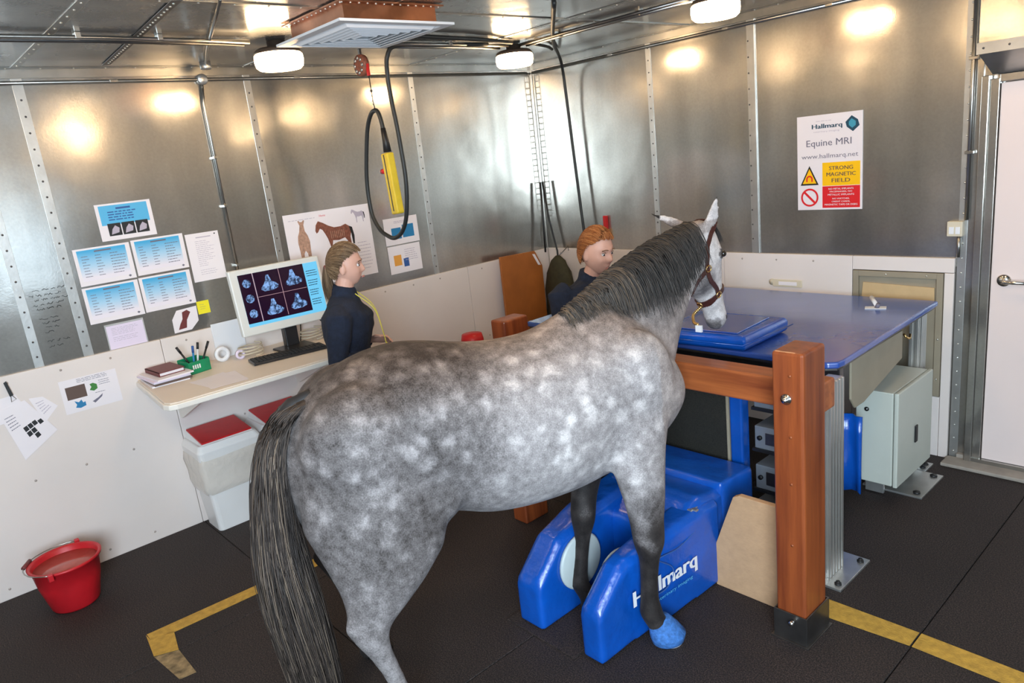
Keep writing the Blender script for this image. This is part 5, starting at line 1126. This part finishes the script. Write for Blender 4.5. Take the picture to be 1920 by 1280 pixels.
for t_, a_ in ((.655,0),(.33,-6),(.70,-88)):
    p, nr = onhead(t_, a_, .010); u_ = nr.orthogonal().normalized(); w_ = nr.cross(u_); MB().tube([p+(u_*math.cos(a)+w_*math.sin(a))*.016 for a in [2*PI*k_/16 for k_ in range(17)]], .003, 6).build('ring', M['brass'], ht)
p0, _ = onhead(.72,-88,.012); m = MB()
P = spline([p0, p0+V((-.01,-.05,-.03)), p0+V((.02,-.09,-.055)), p0+V((.045,-.10,-.06))], 6)
for i, p in enumerate(P): m.sphere(p, .008, 8, 6)
m.build('lead_chain', M['brass'], ht); MB().box(P[-1]+V((-.005,-.012,-.035)), P[-1]+V((.028,.0,-.002))).build('white_tag', M['white_enamel'], ht)

# ------------------------------------------------------------------ people
def head_mesh(mb, c, yaw, pitch=0, s=1.0, off=V()):
    """sculpted head: local x right, y forward, z up; c = centre at eye level"""
    bm = bmesh.new(); bmesh.ops.create_icosphere(bm, subdivisions=5, radius=1); G = lambda d, w_: math.exp(-(d/w_)**2)
    vs = []
    for v in bm.verts:
        x, y, z = v.co; X = x*.076; Y = y*.096; Z = z*.118
        if z < 0: X *= 1-.30*(-z)**1.6; Y = Y*(1-.10*(-z)) + (.012*(-z) if y > 0 else .02*(-z))
        if y > 0: Y *= 1-.10*(1-abs(z)); 
        f = max(0, y)
        if f > .1:
            Y += f*(.021*G(X,.012)*(G(Z+.030,.016)*1.0+.55*G(Z+.010,.018))       # nose
                 - .011*(G(abs(X)-.032,.017)*G(Z-.004,.016))                      # sockets
                 + .006*G(Z-.026,.012)*G(X,.05)                                   # brow
                 + .007*G(X,.020)*G(Z+.064,.008) + .006*G(X,.018)*G(Z+.078,.007)  # lips
                 - .005*G(X,.024)*G(Z+.071,.003)
                 + .012*G(X,.022)*G(Z+.103,.014)                                  # chin
                 + .006*G(abs(X)-.045,.018)*G(Z+.035,.02))                        # cheeks
            Y -= f*.004*G(Z+.048,.008)*G(X,.03)
        vs.append(V((X,Y,Z)))
    fs = [tuple(q.index for q in f_.verts) for f_ in bm.faces]; bm.free()
    rt = Matrix.Rotation(yaw, 3, 'Z') @ Matrix.Rotation(pitch, 3, 'X')
    mb.add([V(c)+rt @ (v*s) for v in vs], fs, True)
    for sg in (-1,1):
        q = MB().sphere((0,0,0), (.010,.019,.033), 12, 8); mb.add([V(c)+rt @ (V((sg*.078,-.012,-.015))+v) for v in q.v], q.f, True)
    return rt
def limb(mb, pts, n=14, fl=1.0):
    P = [V(p[:3]) for p in pts]; rg = []
    for i, p in enumerate(pts):
        t_ = (P[min(i+1,len(P)-1)]-P[max(i-1,0)]).normalized(); u = t_.cross(V((0,1,0))); u = u.normalized() if u.length > .1 else V((1,0,0)); b = t_.cross(u).normalized()
        rg.append([P[i]+u*(p[3]*math.cos(a))+b*(p[3]*fl*math.sin(a)) for a in [2*PI*k_/n for k_ in range(n)]])
    mb.loft(rg)
def hand(mb, wrist, d_, up, side):
    """palm, four fingers, thumb. d_: pointing dir, up: back-of-hand normal, side: +1 thumb toward cross"""
    d_ = V(d_).normalized(); up = (V(up)-d_*V(up).dot(d_)).normalized(); x = d_.cross(up)*side; w_ = V(wrist)
    mb.loft([[w_+d_*t_+x*(hw_*math.cos(a))+up*(th*math.sin(a)) for a in [2*PI*k_/14 for k_ in range(14)]] for t_, hw_, th in ((-.02,.024,.018),(.015,.030,.016),(.05,.040,.014),(.085,.040,.012),(.095,.036,.009))])
    for i, L in enumerate((.066,.074,.070,.054)):
        b = w_+d_*.085+x*(.029-.0195*i); c = [b, b+d_*L*.42-up*.004, b+d_*L*.72-up*.020, b+d_*L*.86-up*.040]; mb.tube([c[0]-d_*.02]+c, [.0092,.0088,.0082,.0075,.0055], 8)
    b = w_+d_*.025+x*.028; mb.tube([b-x*.012, b+x*.014+d_*.02-up*.006, b+x*.024+d_*.048-up*.014, b+x*.024+d_*.068-up*.022], [.013,.0115,.0095,.0065], 8)
def torso(mb, e, lean=0, wz=.98, top=1.40, sh=.185, grow=0):
    """hips to neck base rings, e = overall inflation"""
    R_ = [(wz-.14,.165,.115),(wz-.06,.178,.122),(wz+.06,.150,.105),(wz+.16,.148,.102),(wz+.27,.168,.118),(wz+.35,.180,.118),(top-.02,sh,.085),(top+.02,sh*.72,.070),(top+.045,.075,.06)]
    mb.loft([[V(((a_+e)*math.cos(a), lean*(z_-wz)+(b_+e)*math.sin(a)+(.02 if wz+.2 < z_ < top-.03 and math.sin(a) > 0 else 0), z_)) for a in [2*PI*k_/28 for k_ in range(28)]] for z_, a_, b_ in R_])
def person(name, label, loc, rz, H, hair, arms, yaw, pitch, lean=0, ponytail=None, hs=1.0):
    """arms: [(elbow, wrist, hand dir, palm up, side)] right then left, in figure space at H = 1.70"""
    k_ = H/1.70; t = thing(name, label, 'person', loc, rz); SC_ = Matrix.Scale(k_, 4)
    top = 1.40; b = MB(); torso(b, 0, lean)
    for sg in (-1,1): limb(b, [(sg*.095,-.0,.95,.085),(sg*.10,.005,.80,.083),(sg*.10,.01,.55,.056),(sg*.10,.015,.49,.052),(sg*.10,-.005,.36,.055),(sg*.10,-.01,.15,.036),(sg*.10,-.01,.07,.036)]); 
    for sg in (-1,1): b.loft([[V((sg*.10+w_*math.cos(a), y_+.0, z_+h_*math.sin(a))) for a in [2*PI*i/12 for i in range(12)]] for y_, w_, z_, h_ in ((-.06,.03,.04,.035),(.0,.036,.05,.045),(.08,.042,.035,.03),(.16,.03,.025,.02))])
    nx = V((0, lean*(top-.98), top)); hc = nx+V((0,.035+lean*.15,.215)); limb(b, [(nx.x,nx.y,top-.03,.062),(nx.x,nx.y+.008,top+.05,.054),(hc.x,hc.y-.018,top+.14,.052),(hc.x,hc.y-.015,hc.z-.05,.050)])
    rt = head_mesh(b, hc, yaw, pitch, hs)
    for (S, E, Wp, hd, hu, sd) in arms:
        S = V(S); E = V(E); Wp = V(Wp); limb(b, [(*S,.052),(*(S.lerp(E,.4)),.044),(*E,.038),(*(E.lerp(Wp,.3)),.037),(*Wp,.026)]); hand(b, Wp+V(hd).normalized()*.01, hd, hu, sd)
    me = remesh(b, 'body', .0052, 2, None, .4); me.transform(SC_)
    putmesh(me, 'body', M['skin'], t)
    # clothes
    j = MB(); torso(j, .022, lean, sh=.195); j.v = [v for v in j.v]
    limb(j, [(nx.x,nx.y,top-.02,.085),(nx.x,nx.y+.004,top+.03,.074),(nx.x,nx.y+.012,top+.085,.070),(nx.x,nx.y+.016,top+.10,.064)], 20)
    for (S, E, Wp, hd, hu, sd) in arms:
        S = V(S); E = V(E); Wp = V(Wp); limb(j, [(*(S+V((-.03*(1 if S.x>0 else -1),0,.0))),.074),(*S,.078),(*(S.lerp(E,.5)),.066),(*E,.060),(*(E.lerp(Wp,.5)),.052),(*Wp,.041)])
    jm = remesh(j, 'fleece_jacket', .009, 5, None, .5)
    for v in jm.vertices: v.co += v.normal*(.006*noise.noise(v.co*9)+.004*noise.noise(v.co*22))
    jm.transform(SC_); putmesh(jm, 'fleece_jacket', M['navy'], t)
    q = MB(); q.loft([[V(((a_)*math.cos(a), (b_)*math.sin(a), z_)) for a in [2*PI*i/24 for i in range(24)]] for z_, a_, b_ in ((.80,.17,.125),(.88,.186,.136),(.98,.178,.128),(1.0,.172,.122))])
    for sg in (-1,1): limb(q, [(sg*.095,0,.90,.096),(sg*.10,.005,.78,.094),(sg*.10,.012,.50,.070),(sg*.10,-.002,.30,.066),(sg*.10,-.005,.09,.062)])
    qm = remesh(q, 'trousers', .011, 4); qm.transform(SC_); putmesh(qm, 'trousers', M['trousers'], t)
    for sg in (-1,1):
        s_ = MB().loft([[V((sg*.10+w_*math.cos(a), y_, max(.0, z_+h_*math.sin(a)))) for a in [2*PI*i/14 for i in range(14)]] for y_, w_, z_, h_ in ((-.085,.025,.03,.03),(-.06,.045,.045,.046),(.0,.047,.055,.056),(.08,.052,.042,.042),(.17,.042,.03,.03),(.195,.02,.02,.018))]); sm = s_.mesh('shoe', None); sm.transform(SC_); putmesh(sm, 'shoe', M['black'], t)
    # face parts
    def F(x, y, z): return (hc + rt @ (V((x,y,z))*hs))*k_
    for sg in (-1,1):
        MB().sphere(F(sg*.031,.0695,.003), .0105*k_, 12, 8).build('eyeball', M['eye_w'], t, local=True); MB().sphere(F(sg*.031,.0765,.001), .0062*k_, 10, 8).build('iris', M['eye_d'], t, local=True)
        MB().tube([F(sg*.016,.090,.025), F(sg*.032,.088,.028), F(sg*.048,.076,.022)], .0026*k_, 6).build('eyebrow', M['brow'], t, local=True)
        MB().tube([F(sg*.018,.078,.008), F(sg*.031,.083,.014), F(sg*.044,.074,.008)], .0022*k_, 6).build('eyelid', M['lip' if 0 else 'brow'], t, local=True)
    MB().tube([F(-.024,.086,-.070), F(-.010,.096,-.067), F(0,.098,-.069), F(.010,.096,-.067), F(.024,.086,-.070)], [.0018*k_,.004*k_,.0042*k_,.004*k_,.0018*k_], 8).build('lips', M['lip'], t, local=True)
    # hair: cap plus strands
    cv = []; tn = []; TW = mw(t)
    cap = MB(); bm = bmesh.new(); bmesh.ops.create_icosphere(bm, subdivisions=4, radius=1); idx = {}; vs = []
    def hf(y): return .56 if y > .62 else lerp(y, .62, -.02, .56, .16) if y > -.02 else lerp(y, -.02, -.42, .16, -.62)
    def hairline(x, y, z): return z > hf(y)
    for v in bm.verts:
        x, y, z = v.co; idx[v.index] = len(vs); vs.append(F(x*.0835, y*.104-.002, z*.124+.003))
    fs = [tuple(q.index for q in f_.verts) for f_ in bm.faces if all(hairline(*q.co) for q in f_.verts)]; bm.free()
    cap.add(vs, fs, True); cm = cap.mesh('hair', None); bmx = bmesh.new(); bmx.from_mesh(cm); bmesh.ops.delete(bmx, geom=[v for v in bmx.verts if not v.link_faces], context='VERTS'); bmx.to_mesh(cm); bmx.free(); 
    at = cm.attributes.new('tone', 'FLOAT', 'POINT'); at.data.foreach_set('value', [.25]*len(cm.vertices)); putmesh(cm, 'hair_cap', M[hair], t)
    knot = V((0,-.118,-.010)) if ponytail else V((0,-.105,-.03))
    i = 0
    while i < 1500:
        z0 = random.uniform(-.62, .98); a = random.uniform(-PI, PI); rr = math.sqrt(1-z0*z0); st = V((math.sin(a)*rr, math.cos(a)*rr, z0)); mg = z0-hf(st.y)
        if mg < 0 or (mg > .25 and random.random() < .45): continue
        i += 1; kn = V((knot.x/.084, knot.y/.104, knot.z/.124)).normalized(); P = []
        for j_ in range(11):
            u = j_/10; w_ = st.lerp(kn, u); w_.z += .10*math.sin(u*PI)*(1 if z0 < .8 else .3); w_ = w_.normalized() if w_.length > .05 else kn; o_ = 1.02+.035*math.sin(u*PI)+random.uniform(0,.03); P.append(TW @ F(w_.x*.0835*o_, w_.y*.105*o_, w_.z*.125*o_+.003))
        cv.append(P); tn.append(min(1, max(0, .2+random.random()*.6+.2*noise.noise(st*6))))
    if ponytail:
        for i in range(420):
            jx, jy = random.uniform(-1,1), random.uniform(-1,1); L = random.uniform(.7,1.0)*ponytail; P = []
            for j_ in range(11):
                u = j_/10; sp_ = .012+.022*math.sin(min(1,u*1.3)*PI*.55); P.append(TW @ F(knot.x+jx*sp_, knot.y+.004-.016*math.sin(u*PI*.6)+jy*sp_*.8+.03*u, knot.z-L*u+.01*(1-u)))
            cv.append(P); tn.append(random.uniform(.1,.75))
        MB().lathe(F(knot.x,knot.y,knot.z), [(.012*k_,-.006*k_),(.018*k_,0),(.012*k_,.006*k_)], 14, 'Y').build('hair_tie', M['maroon'], t, local=True)
    strands('hair_strands', cv, .0016*k_, M[hair], t, tn)
    return t, F, nx, k_
def rzf(d): return math.atan2(-d[0], d[1])   # rotation that turns +y into d
d1 = V((.50,.866,0))
w1, F1, nx1, k1 = person('person', 'woman in navy fleece with fair ponytail standing at the worktop in profile', (1.01,-2.69,0), rzf(d1), 1.68, 'hair_b',
    [((.20,-.01,1.355),(.235,-.06,1.08),(.20,.13,1.12),(-.1,1,.0),(.7,0,.5),-1), ((-.20,-.01,1.355),(-.25,-.04,1.08),(-.15,.13,1.13),(.4,1,.0),(-.7,0,.6),1)], R(-6), R(-4), .06, ponytail=.20)
m = MB(); m.tube(spline([(-.055,.095,1.44),(-.03,.185,1.34),(.04,.215,1.20),(.07,.225,1.10)],6), .003, 6).tube(spline([(.075,.095,1.44),(.07,.185,1.34),(.08,.215,1.20),(.08,.225,1.10)],6), .003, 6); m.build('lanyard', M['lanyard'], w1, local=True)
MB().box((.045,.222,1.03), (.115,.230,1.13)).build('yellow_badge', M['lanyard'], w1, local=True)
d2 = V((.93,-.10,0))
w2, F2, nx2, k2 = person('person', 'ginger-haired woman in navy fleece looking over the horse neck', (1.90,-1.67,0), rzf(d2), 1.62, 'hair_r',
    [((.20,.09,1.39),(.22,.14,1.15),(.14,.34,1.17),(-.1,1,-.1),(.6,0,.6),-1), ((-.20,.09,1.39),(-.24,.14,1.15),(-.12,.35,1.17),(.1,1,-.1),(-.6,0,.6),1)], R(6), R(-10), .30, hs=1.10)
